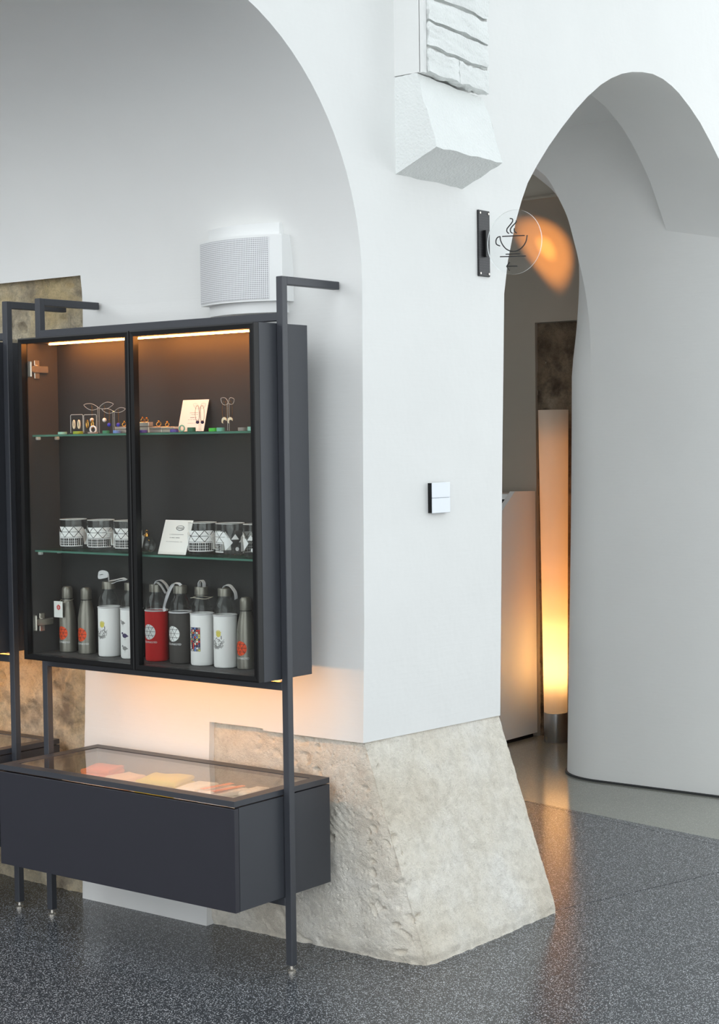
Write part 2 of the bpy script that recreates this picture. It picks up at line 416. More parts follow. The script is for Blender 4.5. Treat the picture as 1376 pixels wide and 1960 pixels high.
tag(stone_base, 'rough battered limestone block under the white corner of the pier')
g = G()                                # core behind the stone skin
g.prism([(-3.70, 4.03, 0), (-2.93, 4.03, 0), (-3.135, 4.03, .632), (-3.70, 4.03, .632)], (0, .664, 0))
core = g.build('stone_core', 'limestone', wall_arcade)
# bare rubble left of the plaster
XL = [XS+.012-i*.0125 for i in range(125)]; ZL = [i*.0142 for i in range(151)]
grid = [[Vector((x, 4.012-.03*(1-z/2.13), z)) for z in ZL] for x in XL]; nrm = [[Vector((0, -1, 0))]*len(ZL) for x in XL]
rubble = rough_sheet('rubble_stone', grid, nrm, 'rubble', wall_back, .017, .018)
tag(rubble, 'bare weathered rubble stone left open in the plaster')
# ---- brick pilaster and corbel on the arcade wall
Y0, Y1 = 4.157, 4.510
XB = -2.986
pil = G()
pil.box((XW-.02, Y0, 2.636), (XB-.014, Y1, ZT))
pil.box((XB-.016, Y0, 2.634), (XB-.001, Y0+.016, ZT)); pil.box((XB-.016, Y1-.012, 2.622), (XB-.001, Y1, ZT))
pilaster = pil.build('brick_pilaster', 'plaster', wall_arcade)
tag(pilaster, 'whitewashed brick pilaster running up the wall')
def brick(y0, y1, z0, z1, tilt):
    bm = bmesh.new(); bmesh.ops.create_cube(bm, size=1)
    bmesh.ops.subdivide_edges(bm, edges=list(bm.edges), cuts=9, use_grid_fill=True)
    for q in bm.verts:
        k = (q.co.y+.5)
        p = Vector((XB-.030+(q.co.x+.5)*.038, y0+(y1-y0)*k, z0+(z1-z0)*(q.co.z+.5)-tilt*(y0-Y0+(y1-y0)*k)))
        d = noise.noise_vector(p*24)*.0060+noise.noise_vector(p*90)*.0052
        q.co = p+d
    bm.verts.index_update()
    vv = [q.co.copy() for q in bm.verts]; ff = [[q.index for q in f.verts] for f in bm.faces]; bm.free()
    return obj('brick', vv, ff, 'plaster_rough', pilaster, True)
zc = 2.640; row = 0
while zc < ZT-.3 and row < 14:
    splits = {0: [.49], 1: [], 2: [], 3: [.12], 4: [.6]}.get(row, [[.5], [], [.3], []][row % 4])
    ys = [Y0+.018]+[Y0+.018+(Y1-Y0-.032)*s for s in splits]+[Y1-.014]
    for a, b in zip(ys, ys[1:]): brick(a+.002, b-.002, zc, zc+.066, .058)
    zc += .0765; row += 1
g = G()
cp = [(XW-.02, 2.336), (-2.940, 2.408), (-3.013, 2.634), (XW-.02, 2.634)]
v = []; f = []; NN = 10
for k in range(NN+1):
    y = Y0+(Y1-Y0)*k/NN
    for a in range(4):
        (xa, za), (xb, zb) = cp[a], cp[(a+1) % 4]
        for t in range(8):
            p = Vector((xa+(xb-xa)*t/8, y, za+(zb-za)*t/8-.022*k/NN*(1 if za+(zb-za)*t/8 > 2.6 else .3)))
            v.append(p+noise.noise_vector(p*22)*.0042+noise.noise_vector(p*70)*.0026)
for k in range(NN):
    for i in range(32): f.append((k*32+i, k*32+(i+1) % 32, k*32+32+(i+1) % 32, k*32+32+i))
f += [tuple(range(32)), tuple(range(NN*32, NN*32+32))]
tag(obj('corbel', v, f, 'plaster_rough', wall_arcade, True), 'sloping whitewashed corbel carrying the brick pilaster')
# ---- right-hand wall with its rounded corner and arched opening
crease = [(-3.850, 0), (-3.853, .5), (-3.858, 1.0), (-3.862, 1.5), (-3.868, 1.9), (-3.874, 2.05), (-3.893, 2.19), (-3.919, 2.306), (-3.958, 2.448), (-3.984, 2.532), (-4.024, 2.612), (-4.078, 2.704), (-4.132, 2.754), (-4.24, 2.83), (-4.38, 2.90), (-4.6, 2.97), (-4.9, 3.0)]
deep = [(-4.115, 0), (-4.100, .5), (-4.083, 1.0), (-4.070, 1.5), (-4.062, 1.9), (-4.060, 2.05), (-4.060, 2.19), (-4.062, 2.30), (-4.076, 2.42), (-4.095, 2.50), (-4.13, 2.59), (-4.19, 2.68), (-4.25, 2.735), (-4.34, 2.80), (-4.46, 2.86), (-4.65, 2.92), (-4.9, 2.945)]
crease = [tuple(p[:2]) for p in smoothpath([(x, z, 0) for x, z in crease], 4)]; deep = [tuple(p[:2]) for p in smoothpath([(x, z, 0) for x, z in deep], 4)]
mir = lambda L: L+[(-9.8-x, z) for x, z in L[-2::-1]]
C2, D2 = mir(crease), mir(deep)
YR = 6.632
v = []; f = []; nsec = 12
for (cx, cz), (dx, dz) in zip(C2, D2):
    k = min(1, max(0, (cz-1.85)/.5)); rr = .24
    for a in range(nsec+1):
        t = a/nsec; th = t*math.pi/2
        ex, ey = math.sin(th), 1-math.cos(th)
        fx = (1-k)*ex+k*t; fy = (1-k)*ey+k*t
        v.append((cx+(dx-cx)*fx, YR+rr*fy, cz+(dz-cz)*fx))
    v.append((dx, 7.02, dz))
ns = nsec+2; nc = len(C2)
for i in range(nc-1):
    for a in range(ns-1): f.append((i*ns+a, (i+1)*ns+a, (i+1)*ns+a+1, i*ns+a+1))
outer = [(-8, 0), (-8, 3.4), (XW-.004, 3.4), (XW-.004, 0)]
poly = list(C2)+outer
off = len(v)+nc; v += [(x, YR, z) for x, z in poly]
ids = list(range(off-nc, off+4))
f += [tuple(ids[i] for i in t) for t in tessellate_polygon([[Vector((x, z, 0)) for x, z in poly]])]
poly = list(D2)+outer; off2 = len(v)+nc; v += [(x, 7.02, z) for x, z in poly]
ids = list(range(off2-nc, off2+4))
f += [tuple(ids[i] for i in t) for t in tessellate_polygon([[Vector((x, z, 0)) for x, z in poly]])]
f += [(off+k, off+k+1, off2+k+1, off2+k) for k in range(3)]
wall_right = tag(obj('wall_right', v, f, 'plaster', None, True), kind='structure')
# thin skirting joint round the foot of that wall
pts = [(XW, YR)]+[(v[a][0], v[a][1]) for a in range(nsec+1)]+[(-4.115, 7.0)]
g = G()
g.ribbon([(x-.001*(i > 2), y-.006, .004) for i, (x, y) in enumerate(pts)], (0, 0, .004), .012)
tag(g.build('baseboard_right', 'joint'), kind='structure')
# ceiling of the middle bay, back room
v = []; f = []
ny = 16
for x in (-3.49, -8):
    for i in range(ny+1):
        t = i/ny; v.append((x, 4.60+(YR-4.60)*t, 2.93+.32*math.sin(math.pi*t)))
f = [(i, i+1, ny+2+i, ny+1+i) for i in range(ny)]
tag(obj('ceiling_bay', v, f, 'plaster', None, True), kind='structure')
YBK = 7.50
g = G(); g.box((-8, YBK+.03, 0), (-3.3, YBK+.2, 2.2)); g.box((-8, YBK, 0), (-4.742, YBK+.05, 2.2)); g.box((-4.742, YBK, 2.138), (-3.3, YBK+.05, 2.2))
g.box((-4.0, YBK, 0), (-3.3, YBK+.05, 2.2))
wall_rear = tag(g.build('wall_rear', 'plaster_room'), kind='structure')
XL = [-4.742+i*.012 for i in range(63)]; ZL = [i*.0168 for i in range(128)]
grid = [[Vector((x, YBK+.018, z)) for z in ZL] for x in XL]; nrm = [[Vector((0, -1, 0))]*len(ZL) for x in XL]
bs_ = rough_sheet('bare_stone', grid, nrm, 'dark_stone', wall_rear, .006, .012)
g = G(); g.box((-4.742, YBK-.004, 0), (-4.700, YBK+.02, 2.138))
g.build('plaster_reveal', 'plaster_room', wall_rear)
v = []; nv = 20
for x in (-8, -3.3):
    for i in range(nv+1):
        th = math.pi/2*i/nv
        v.append((x, 6.70+(YBK-6.70)*math.cos(th), 2.15+.60*math.sin(th)))
f = [(i, i+1, nv+2+i, nv+1+i) for i in range(nv) if v[i+1][1] > 7.0]
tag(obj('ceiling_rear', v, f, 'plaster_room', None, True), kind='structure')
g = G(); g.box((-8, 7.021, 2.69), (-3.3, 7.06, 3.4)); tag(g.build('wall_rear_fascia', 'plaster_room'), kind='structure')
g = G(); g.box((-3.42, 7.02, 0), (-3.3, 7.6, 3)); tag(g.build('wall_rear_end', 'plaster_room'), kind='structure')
g = G(); g.box((3, 2.6, 0), (3.2, 9, ZT)); tag(g.build('wall_light_block', 'plaster'), kind='structure')  # unseen wall added to hold back daylight from the pier
# unseen tinted sheet added overhead to weaken daylight from above, open at its sides
M['light_filter'] = glass('tinted_light_filter', (.62, .635, .64), 1.3)
g = G(); g.box((XW-.4, -1, ZT), (3.2, 9, ZT+.02)); tag(g.build('ceiling_light_filter', 'light_filter'), kind='structure')
# ---- floor: slabs with recessed joints
def clip(poly, a, b, c):     # keep a*x+b*y >= c
    out = []
    for i, p in enumerate(poly):
        q = poly[(i+1) % len(poly)]; dp = a*p[0]+b*p[1]-c; dq = a*q[0]+b*q[1]-c
        if dp >= 0: out.append(p)
        if dp*dq < 0: t = dp/(dp-dq); out.append((p[0]+(q[0]-p[0])*t, p[1]+(q[1]-p[1])*t))
    return out
def line(p, q):
    a, b = -(q[1]-p[1]), q[0]-p[0]; l = math.hypot(a, b); a /= l; b /= l
    return a, b, a*p[0]+b*p[1]
LA = line((-3.378, 3.071), (-2.69, 5.477)); S1 = line((-3.889, 6.108), (-2.912, 5.929)); S2 = line((-3.629, 6.030), (-2.848, 5.842))
g = G(); g.box((-8.2, -5.2, -.08), (6.2, 9.2, -.006)); floor = tag(g.build('floor', 'joint'), kind='structure')
rect = [(-8.2, -5.2), (6.2, -5.2), (6.2, 9.2), (-8.2, 9.2)]
gap = .0022
neg = lambda L: (-L[0], -L[1], -L[2])
def keep(poly, L, gp=gap): return clip(poly, L[0], L[1], L[2]+gp)
south = keep(rect, neg(S2))
for poly, mat in ((keep(south, LA), 'terrazzo'), (keep(south, neg(LA)), 'terrazzo'), (keep(keep(rect, S2, .0008), neg(S1), 0), 'terrazzo'), (keep(rect, S1, .001), 'terrazzo_light')):
    G().prism([(x, y, 0) for x, y in poly], (0, 0, -.007)).build('slab', mat, floor)
# ------------------------------------------------------------------ display unit
PXR, PXL, PYF, TW = -3.1742, -4.2022, 3.7148, .0234
HT, HY = 2.0144, 3.9775
def display_unit():
    t = thing('display_unit', 'anthracite display unit with souvenirs behind two glazed doors, before the white plaster wall', 'display unit', ((PXR+PXL)/2, PYF, 0), 'display units along the wall')
    for x in (PXR, PXL):
        g = G().rbox((x-TW, PYF, .022), (x, PYF+TW, HT), .0016)
        p = g.build('post', 'frame', t)
        G().lathe([(0, .0), (.013, 0), (.013, .006), (.006, .010), (.005, .024), (0, .024)], (x-TW/2, PYF+TW/2, 0), 14).build('levelling_foot', 'chrome', p, True)
        G().rbox((x-TW, PYF+TW-.001, HT-TW), (x, HY, HT), .0016).build('wall_bracket', 'frame', t)
    G().rbox((PXL-.001, PYF, 1.911-TW), (PXR-TW+.001, PYF+TW, 1.911), .0016).build('top_rail', 'frame', t)
    G().rbox((PXL-.001, PYF, .8238), (PXR-TW+.001, PYF+TW, .8238+.024), .0016).build('middle_rail', 'frame', t)
    G().rbox((PXL-.001, PYF, .2216-.026), (PXR-TW+.001, PYF+TW, .2216-.001), .0016).build('bottom_rail', 'frame', t)
    # cabinet carcass
    x0, x1, xm = -4.2000, -3.1985, -3.6985
    yf, yd, yb, zt, zb = 3.617, 3.6395, 3.853, 1.881, .8567
    c = G(); th = .016
    c.box((x0, yd, zb), (x0+th, yb, zt)); c.box((x1-th, yd, zb), (x1, yb, zt))
    c.box((x0+th, yd, zt-th), (x1-th, yb, zt)); c.box((x0+th, yd, zb), (x1-th, yb, zb+th))
    car = c.build('cabinet_body', 'carcass', t)
    c = G(); c.box((x0+th, 3.768, zb+th), (x1-th, 3.780, zt-th)); c.build('back_panel', 'backing', car)
    c = G(); c.box((x0+th, yd+.003, zb+th), (x0+th+.002, 3.768, zt-th)); c.box((x1-th-.002, yd+.003, zb+th), (x1-th, 3.768, zt-th))
    c.box((x0+th, yd+.003, zb+th), (x1-th, 3.768, zb+th+.002)); c.build('lining', 'inside', car)
    # doors
    fr = .017
    for a, b, hs in ((x0+.001, xm-.0012, -1), (xm+.0012, x1-.0005, 1)):
        d = G(); z0, z1 = zb+.001, zt-.001; ch = .004
        o = [(a, z0), (b, z0), (b, z1), (a, z1)]; i1 = [(a+fr, z0+fr), (b-fr, z0+fr), (b-fr, z1-fr), (a+fr, z1-fr)]
        im = [(a+ch, z0+ch), (b-ch, z0+ch), (b-ch, z1-ch), (a+ch, z1-ch)]
        vv = [(x, yd, z) for x, z in o]+[(x, yf+.0012, z) for x, z in o]+[(x, yf, z) for x, z in im]+[(x, yf+.001, z) for x, z in i1]+[(x, yd, z) for x, z in i1]
        ff = []
        for lv in range(4):
            for k in range(4): ff.append((lv*4+k, lv*4+(k+1) % 4, lv*4+4+(k+1) % 4, lv*4+4+k))
        for k in range(4): ff.append((16+k, 16+(k+1) % 4, (k+1) % 4, k))
        d.add(vv, ff)
        dr = d.build('door', 'black', t)
        G().box((a+fr-.003, yf+.012, z0+fr-.003), (b-fr+.003, yf+.016, z1-fr+.003)).build('pane', 'pane', dr)
        for zz in ((1.783, .972)):
            h = G(); xi = (x0+th+.002) if hs < 0 else (x1-th-.002); s = -hs
            xa, xb_ = sorted((xi, xi+s*.010))
            h.rbox((xa, 3.668, zz-.030), (xb_-.006 if s > 0 else xb_, 3.690, zz+.030), .002)
            h.rbox((xa, yd+.014, zz-.011), (xb_, 3.722, zz+.011), .002)
            xe = sorted((xi+s*.002, xi+s*.020))
            h.lathe([(0, 0), (.008, 0), (.008, .003), (0, .003)], (xi+s*.006, 3.672, zz+.011), 10)
            h.rbox((xe[0], yd-.001, zz-.026), (xe[1], yd+.006, zz+.026), .003)
            h.rbox((xe[0], yd+.004, zz-.009), (xe[1]-.006, yd+.020, zz+.009), .002)
            h.build('hinge', 'chrome', dr)
    # glass shelves
    for zz in (1.568, 1.200):
        s = G(); a, b, c0, c1 = x0+th+.0035, x1-th-.0035, 3.656, 3.766
        s.box((a, c0, zz), (b, c1, zz+.006))
        sh = s.build('shelf', ['shelf', 'shelf_edge'], t)
        for p in sh.data.polygons:
            if abs(p.normal.y) > .9 or abs(p.normal.x) > .9: p.material_index = 1
        for px in (a+.008, b-.008):
            for py in (3.672, 3.752):
                G().rbox((px-.006, py-.007, zz-.010), (px+.006, py+.007, zz-.0005), .002).build('shelf_pin', 'acrylic_edge', sh)
    # led bars
    for a, b in ((-4.138, -3.790), (-3.738, -3.240)):
        l = G().rbox((a, 3.694, 1.8602), (b, 3.700, 1.8645), .001).build('light_bar', 'led', t)
    G().rbox((-4.14, 3.748, zb-.006), (-3.24, 3.760, zb), .002).build('under_cabinet_light', 'led_low', t)
    # low case with glazed lid
    ya, yz = 3.505, 3.928; zl0, zl1, zbb = .5205, .5369, .2216
    c = G(); q0, q1 = x0+.001, x1-.0005
    c.box((q0, ya+.019, zbb), (q0+.016, yz, zl0-.004)); c.box((q1-.016, ya+.019, zbb), (q1, yz, zl0-.004))
    c.box((q0+.016, yz-.016, zbb), (q1-.016, yz, zl0-.004)); c.box((q0+.016, ya+.019, zbb), (q1-.016, yz-.016, zbb+.016))
    body = c.build('case_body', 'carcass', t)
    G().box((q0+.016, ya+.02, .440), (q1-.016, yz-.016, .448)).build('case_tray', 'cloth_white', body)
    G().rbox((q0, ya, zbb-.001), (q1, ya+.018, zl0-.006), .001).build('case_front', 'front', t)
    lw = .040
    l = G(); o = [(q0, ya), (q1, ya), (q1, yz), (q0, yz)]; i1 = [(q0+lw, ya+lw), (q1-lw, ya+lw), (q1-lw, yz-lw), (q0+lw, yz-lw)]
    vv = [(x, y, zl0) for x, y in o]+[(x, y, zl1) for x, y in o]+[(x, y, zl1) for x, y in i1]+[(x, y, zl0) for x, y in i1]
    ff = []
    for lv in range(3):
        for k in range(4): ff.append((lv*4+k, lv*4+(k+1) % 4, lv*4+4+(k+1) % 4, lv*4+4+k))
    for k in range(4): ff.append((12+k, 12+(k+1) % 4, (k+1) % 4, k))
    lid = l.add(vv, ff).build('case_lid', 'frame', t)
    G().box((q0+lw-.002, ya+lw-.002, zl1-.0065), (q1-lw+.002, yz-lw+.002, zl1-.0015)).build('lid_pane', 'pane', lid)
    return t
unit = display_unit()
def copy_tree(o, parent=None):
    c = o.copy(); COL.objects.link(c); c.parent = parent
    for ch in list(o.children): copy_tree(ch, c)
    return c
unit2 = copy_tree(unit); unit2.location.x += -4.3625-PXR
unit2['label'] = 'anthracite display unit standing before the bare rubble stone, beyond the souvenir-filled one'
# ------------------------------------------------------------------ wall speaker
def speaker():
    t = thing('wall_speaker', 'white bow-fronted loudspeaker with perforated grille on the wall above the display cabinet', 'speaker', (-3.52, 3.975, 1.93))
    xc, hw = -3.525, .168
    def bow(x, w, d0, d1): return 3.976-(d0+d1*(1-((x-xc)/w)**2))
    def curved(name, w, d0, d1, z0, z1, mat, par, xa=None, xb=None, back=3.985, skin=None):
        v = []; f = []; n = 24; xa = xc-w if xa is None else xa; xb = xc+w if xb is None else xb
        for i in range(n+1):
            x = xa+(xb-xa)*i/n; y = bow(x, w, d0, d1); bk = back if skin is None else y+skin
            v += [(x, y, z0), (x, y, z1), (x, bk, z1), (x, bk, z0)]
        for i in range(n):
            for k in range(4): f.append((i*4+k, i*4+(k+1) % 4, i*4+4+(k+1) % 4, i*4+4+k))
        f += [(0, 1, 2, 3), (4*n, 4*n+1, 4*n+2, 4*n+3)]
        return obj(name, v, f, mat, par, True)
    curved('inner_shell', hw-.022, .030, .040, 1.935, 2.205, 'white', t)
    body = curved('housing', hw, .045, .048, 1.968, 2.168, 'white', t)
    curved('grille', hw, .048, .048, 1.9745, 2.160, 'grille', t, xc-hw+.003, xc+hw-.036, skin=.004)
    return t
speaker()
# ------------------------------------------------------------------ café sign
def sign():
    yc = 4.624; xp = -3.088
    t = thing('cafe_sign', 'round clear acrylic sign with a steaming cup and arrow, on a black wall plate', 'sign', (XW, yc, 2.068))
    pl = G().rbox((XW-.002, 4.592, 2.068), (xp, 4.656, 2.280), .0012).build('wall_plate', 'hex', t)
    for y in (4.600, 4.648):
        for z in (2.077, 2.271):
            G().tube([(xp-.001, y, z), (xp+.0012, y, z), (xp+.0018, y, z)], .0036, 10).build('screw', 'chrome', pl)
    c = hit(984.5, 463.5, 1, yc); R = .1025
    g = G(); n = 64; th = .005
    ring = []
    for i in range(n):
        a = 2*math.pi*i/n; x = c.x+R*math.cos(a); z = c.z+R*math.sin(a)
        ring.append((max(x, xp+.001) if abs(z-c.z) > .04 else max(x, xp+.0005), yc, z))
    g.prism([(x, yc-th/2, z) for x, y, z in ring], (0, th, 0), 0)
    d = g.build('acrylic_disc', ['acrylic', 'acrylic_edge'], t)
    for p in d.data.polygons:
        if abs(p.normal.y) < .5: p.material_index = 1
    G().rbox((xp-.004, yc-.006, 2.130), (xp+.010, yc+.006, 2.216), .001).build('clamp', 'black', t)
    # cup, steam and arrow, drawn on the disc: (crop pixels of the photograph -> plane of the disc)
    q = lambda u, v: hit(880+u/5.2923, 340+v/5.2923, 1, yc-th/2-.0012)
    strokes = [[(430, 596), (545, 590), (656, 586)], [(408, 596), (414, 640), (440, 690), (480, 730), (540, 748), (600, 730), (645, 690), (672, 640), (682, 582)],
               [(408, 596), (380, 608), (366, 640), (372, 675), (406, 692)], [(466, 776), (610, 771)], [(408, 801), (668, 794)],
               [(508, 414), (532, 420), (532, 448), (500, 490), (478, 520), (478, 548), (496, 566)], [(572, 434), (566, 456), (530, 494), (512, 524), (516, 550), (534, 564)], [(552, 512), (552, 540), (574, 562)],
               [(476, 898), (584, 896)], [(504, 856), (474, 898), (504, 940)]]
    g = G()
    for k, s in enumerate(strokes):
        p = [q(*a) for a in s]
        if len(p) > 2 and k != 9: p = smoothpath(p, 6)
        g.tube(p, .0019, 6)
    g.build('cup_symbol', 'ink', d)
sign()
# ------------------------------------------------------------------ light switch
t = thing('light_switch', 'square white rocker light switch on the pier, dark sides', 'switch', (XW, 4.352, 1.313))
G().box((XW-.004, 4.3045, 1.3145), (-3.0805, 4.3985, 1.4075)).build('housing', 'black', t)
for z0, z1 in ((1.3135, 1.3602), (1.3612, 1.4085)):
    G().rbox((-3.0805, 4.3035, z0), (-3.0765, 4.3995, z1), .0012).build('rocker', 'gadget', t)
# ------------------------------------------------------------------ floor lamp in the back room
def lamp():
    c = hit(1064, 1419, 2, 0); c.z = 0
    t = thing('floor_lamp', 'tall tubular glowing floor lamp with brushed metal foot', 'lamp', c)
    G().lathe([(0, 0), (.058, 0), (.060, .003), (.0605, .150), (.056, .152), (0, .152)], c, 48).build('base', 'alu', t, True)
    pr = [(.0595+.0165*k/30, .152+1.534*k/30) for k in range(31)]
    G().lathe(pr, c, 48).build('shade', 'shade', t, True)
    G().lathe([(0, .152), (.02, .152), (.02, .20), (.012, .21), (.014, .235), (.02, .26), (.014, .283), (0, .29)], c, 16).build('lamp_holder', 'white', t, True)
    for k, e in enumerate((17, 11, 6.2, 3.8, 2.7, 2.2, 1.9, 1.8)):          # glowing segments added to carry the shade's fade towards the top
        key = 'tube%d' % k; M[key] = emit('glow_step_%d' % k, (1, .54, .19) if k < 2 else (1, .40, .10), e)
        G().lathe([(0, .29+k*.16), (.012, .29+k*.16), (.012, .45+k*.16), (0, .45+k*.16)], c, 12).build('glow_step', key, t, True)
    for nm, en, sz, bl in (('uplight', 62, 21, .75), ('uplight_core', 70, 8, 1)):  # narrow second spot added for the pool's bright centre
        l = bpy.data.lights.new(nm, 'SPOT'); l.energy = en; l.color = (1, .36, .065); l.shadow_soft_size = .01; l.spot_size = math.radians(sz); l.spot_blend = bl
        o = bpy.data.objects.new(nm, l); COL.objects.link(o); o.parent = t; o.location = (0, 0, 1.60); o.rotation_euler = (math.pi+.06, 0, 0)
lamp()
# ------------------------------------------------------------------ counter in the back room
def counter():
    xs = -4.700
    t = thing('service_counter', 'white service counter with a sloping side panel beside the tall lamp', 'counter', (-5.2, 7.2, 0))
    G().prism([(xs, 6.90, .02), (xs, 7.485, .02), (xs, 7.485, 1.272), (xs, 7.292, 1.276), (xs, 7.0, 1.045), (xs, 6.90, 1.045)], (-.03, 0, 0)).build('side_panel', 'white', t)
    g = G(); g.box((-5.9, 6.92, .02), (xs-.032, 6.95, 1.02)); g.build('front_panel', 'white', t)
    g = G(); g.rbox((-5.9, 6.90, 1.02), (xs-.031, 7.25, 1.045), .003); g.build('worktop', 'plaster_grey', t)
    g = G(); g.box((-5.9, 7.30, 1.235), (xs-.031, 7.485, 1.262)); g.build('shelf', 'white', t)
    g = G(); g.box((-5.9, 7.44, .02), (xs-.031, 7.48, 1.234)); g.build('back_board', 'black', t)
    g = G(); g.box((-5.88, 6.98, 0), (xs-.01, 7.46, .021)); g.build('plinth', 'black', t)
counter()
# ------------------------------------------------------------------ prints wrapped round bottles and mugs
def wrapmesh(name, polys, mats, parent, c, r, cuts=2, face=-math.pi/2):
    """polys: (material index, [(u, v)...]) in metres; u runs round the cylinder to the right, v is height"""
    bm = bmesh.new()
    for mi, p in polys:
        vs = [bm.verts.new((u, v, 0)) for u, v in p]
        try: fc = bm.faces.new(vs); fc.material_index = mi
        except ValueError: pass
    bmesh.ops.triangulate(bm, faces=list(bm.faces))
    if cuts: bmesh.ops.subdivide_edges(bm, edges=list(bm.edges), cuts=cuts, use_grid_fill=True)
    b = base_of(parent)
    for q in bm.verts:
        rr = r+.0003+q.co.z; th = face+q.co.x/r
        q.co = Vector((c[0]+rr*math.cos(th), c[1]+rr*math.sin(th), c[2]+q.co.y))-b
    me = bpy.data.meshes.new(name); bm.to_mesh(me); bm.free()
    for m in mats: me.materials.append(M[m])
    o = bpy.data.objects.new(name, me); COL.objects.link(o); o.parent = parent; return o
def text_mesh(body, size):
    cu = bpy.data.curves.new('lettering', 'FONT'); cu.body = body; cu.size = size; cu.align_x = 'CENTER'; cu.resolution_u = 2
    o = bpy.data.objects.new('tmp', cu); COL.objects.link(o)
    me = bpy.data.meshes.new_from_object(o); bpy.data.objects.remove(o); return me
def wraptext(body, size, mat, parent, c, r, face=-math.pi/2, name='lettering', stretch=1):
    me = text_mesh(body, size); b = base_of(parent)
    for q in me.vertices:
        th = face+q.co.x*stretch/r; q.co = Vector((c[0]+(r+.0005)*math.cos(th), c[1]+(r+.0005)*math.sin(th), c[2]+q.co.y))-b
    me.materials.clear(); me.materials.append(M[mat])
    o = bpy.data.objects.new(name, me); COL.objects.link(o); o.parent = parent; return o
def flattext(body, size, mat, parent, origin, ex, ey, name='lettering'):
    me = text_mesh(body, size); b = base_of(parent); origin, ex, ey = Vector(origin), Vector(ex), Vector(ey)
    for q in me.vertices: q.co = origin+ex*q.co.x+ey*q.co.y-b
    me.materials.clear(); me.materials.append(M[mat])
    o = bpy.data.objects.new(name, me); COL.objects.link(o); o.parent = parent; return o
def disc_polys(r, cx=0, cy=0, mi=0, rings=4, seg=28):
    out = []
    for k in range(rings):
        a, b = r*k/rings, r*(k+1)/rings
        for i in range(seg):
            t0, t1 = 2*math.pi*i/seg, 2*math.pi*(i+1)/seg
            P = lambda q, t: (cx+q*math.cos(t), cy+q*math.sin(t))
            out.append((mi, [P(a, t0), P(b, t0), P(b, t1), P(a, t1)] if k else [(cx, cy), P(b, t0), P(b, t1)]))
    return out
def net_lines(r, wd=.0011):
    """straight lines of the triangle net inside a circle of radius r, cut into short quads"""
    out = []; s = r*.52
    for ang in (0, 60, 120):
        a = math.radians(ang); dx, dy = math.cos(a), math.sin(a); nx, ny = -dy, dx
        for k in (-1, 0, 1):
            o = (k+(.5 if ang else .1))*s*(1 if abs(k) < 2 else .9)
            if abs(o) > r*.95: continue
            L = math.sqrt(r*r-o*o)*.97; n = 8
            for i in range(n):
                t0, t1 = -L+2*L*i/n, -L+2*L*(i+1)/n
                out.append((0, [(nx*(o+e*wd/2)+dx*t, ny*(o+e*wd/2)+dy*t) for t, e in ((t0, -1), (t1, -1), (t1, 1), (t0, 1))]))
    return out
def emblem(parent, c, r, z, rad, cm, lm, tm):
    wrapmesh('emblem', disc_polys(rad), [cm], parent, (c[0], c[1], z), r, 0)
    wrapmesh('emblem_net', net_lines(rad), [lm], parent, (c[0], c[1], z), r+.0004, 0)
    wraptext('MÚZEUMNEGYED', .0082, tm, parent, (c[0], c[1], z-rad-.0105), r, stretch=.86)
ZF = .8567+.016+.002        # cabinet floor
def base_at(px, py, r):
    Y = 3.7645-r                      # bottles stand against the back panel
    return Vector((hit(px, py, 1, Y).x, Y, ZF+.0003))
def steel_bottle(px, py, label, tagged=False):
    c = base_at(px, py-3, .028); t = thing('steel_bottle', label, 'bottle', c, 'steel bottles in the cabinet')
    r = .0275
    G().lathe([(0, 0), (r-.002, 0), (r, .002), (r, .110), (r-.001, .118), (r-.004, .138), (.0188, .158), (.0172, .166), (.0172, .170), (0, .170)], c, 40).build('body', 'steel', t, True)
    G().lathe([(.0166, .1690), (.0166, .1725), (0, .1725)], c, 32).build('seal_ring', 'seal', t, True)
    G().lathe([(0, .1725), (.0172, .1725), (.0175, .174), (.0175, .199), (.0165, .205), (.012, .2105), (0, .2125)], c, 36).build('cap', 'steel', t, True)
    emblem(t, c, r, c.z+.062, .0215, 'orange', 'ink', 'print')
    if tagged:
        p = Vector((c.x-.002, c.y-.036, c.z+.140))
        cd = G(); cd.box(p+Vector((-.022, -.0006, -.027)), p+Vector((.018, .0006, .025))); k = cd.build('swing_tag', 'paper', t)
        m = G(); m.prism([p+Vector((.0085*math.cos(a*.314), -.0009, .0055+.0085*math.sin(a*.314))) for a in range(20)], (0, -.0003, 0)); m.build('tag_emblem', 'red', k)
        m = G()
        for a in range(3):
            q = a*math.pi/3; e = Vector((math.cos(q), 0, math.sin(q)))*.0075
            m.tube([p+Vector((0, -.0014, .0055))-e, p+Vector((0, -.0014, .0055))+e], .0004, 4)
        m.box(p+Vector((-.010, -.0009, -.0178)), p+Vector((.006, -.0006, -.0166)))
        m.build('tag_print', 'paper', k)
        top = p+Vector((.001, -.001, .0185))
        s = G().tube(smoothpath([top, top+Vector((.018, .004, .003)), c+Vector((.0185, -.006, .166)), c+Vector((.010, .016, .169)), c+Vector((-.016, .010, .169)), c+Vector((-.014, -.013, .168)), top], 5), .0006, 5)
        s.build('string', 'string', t)
    return t
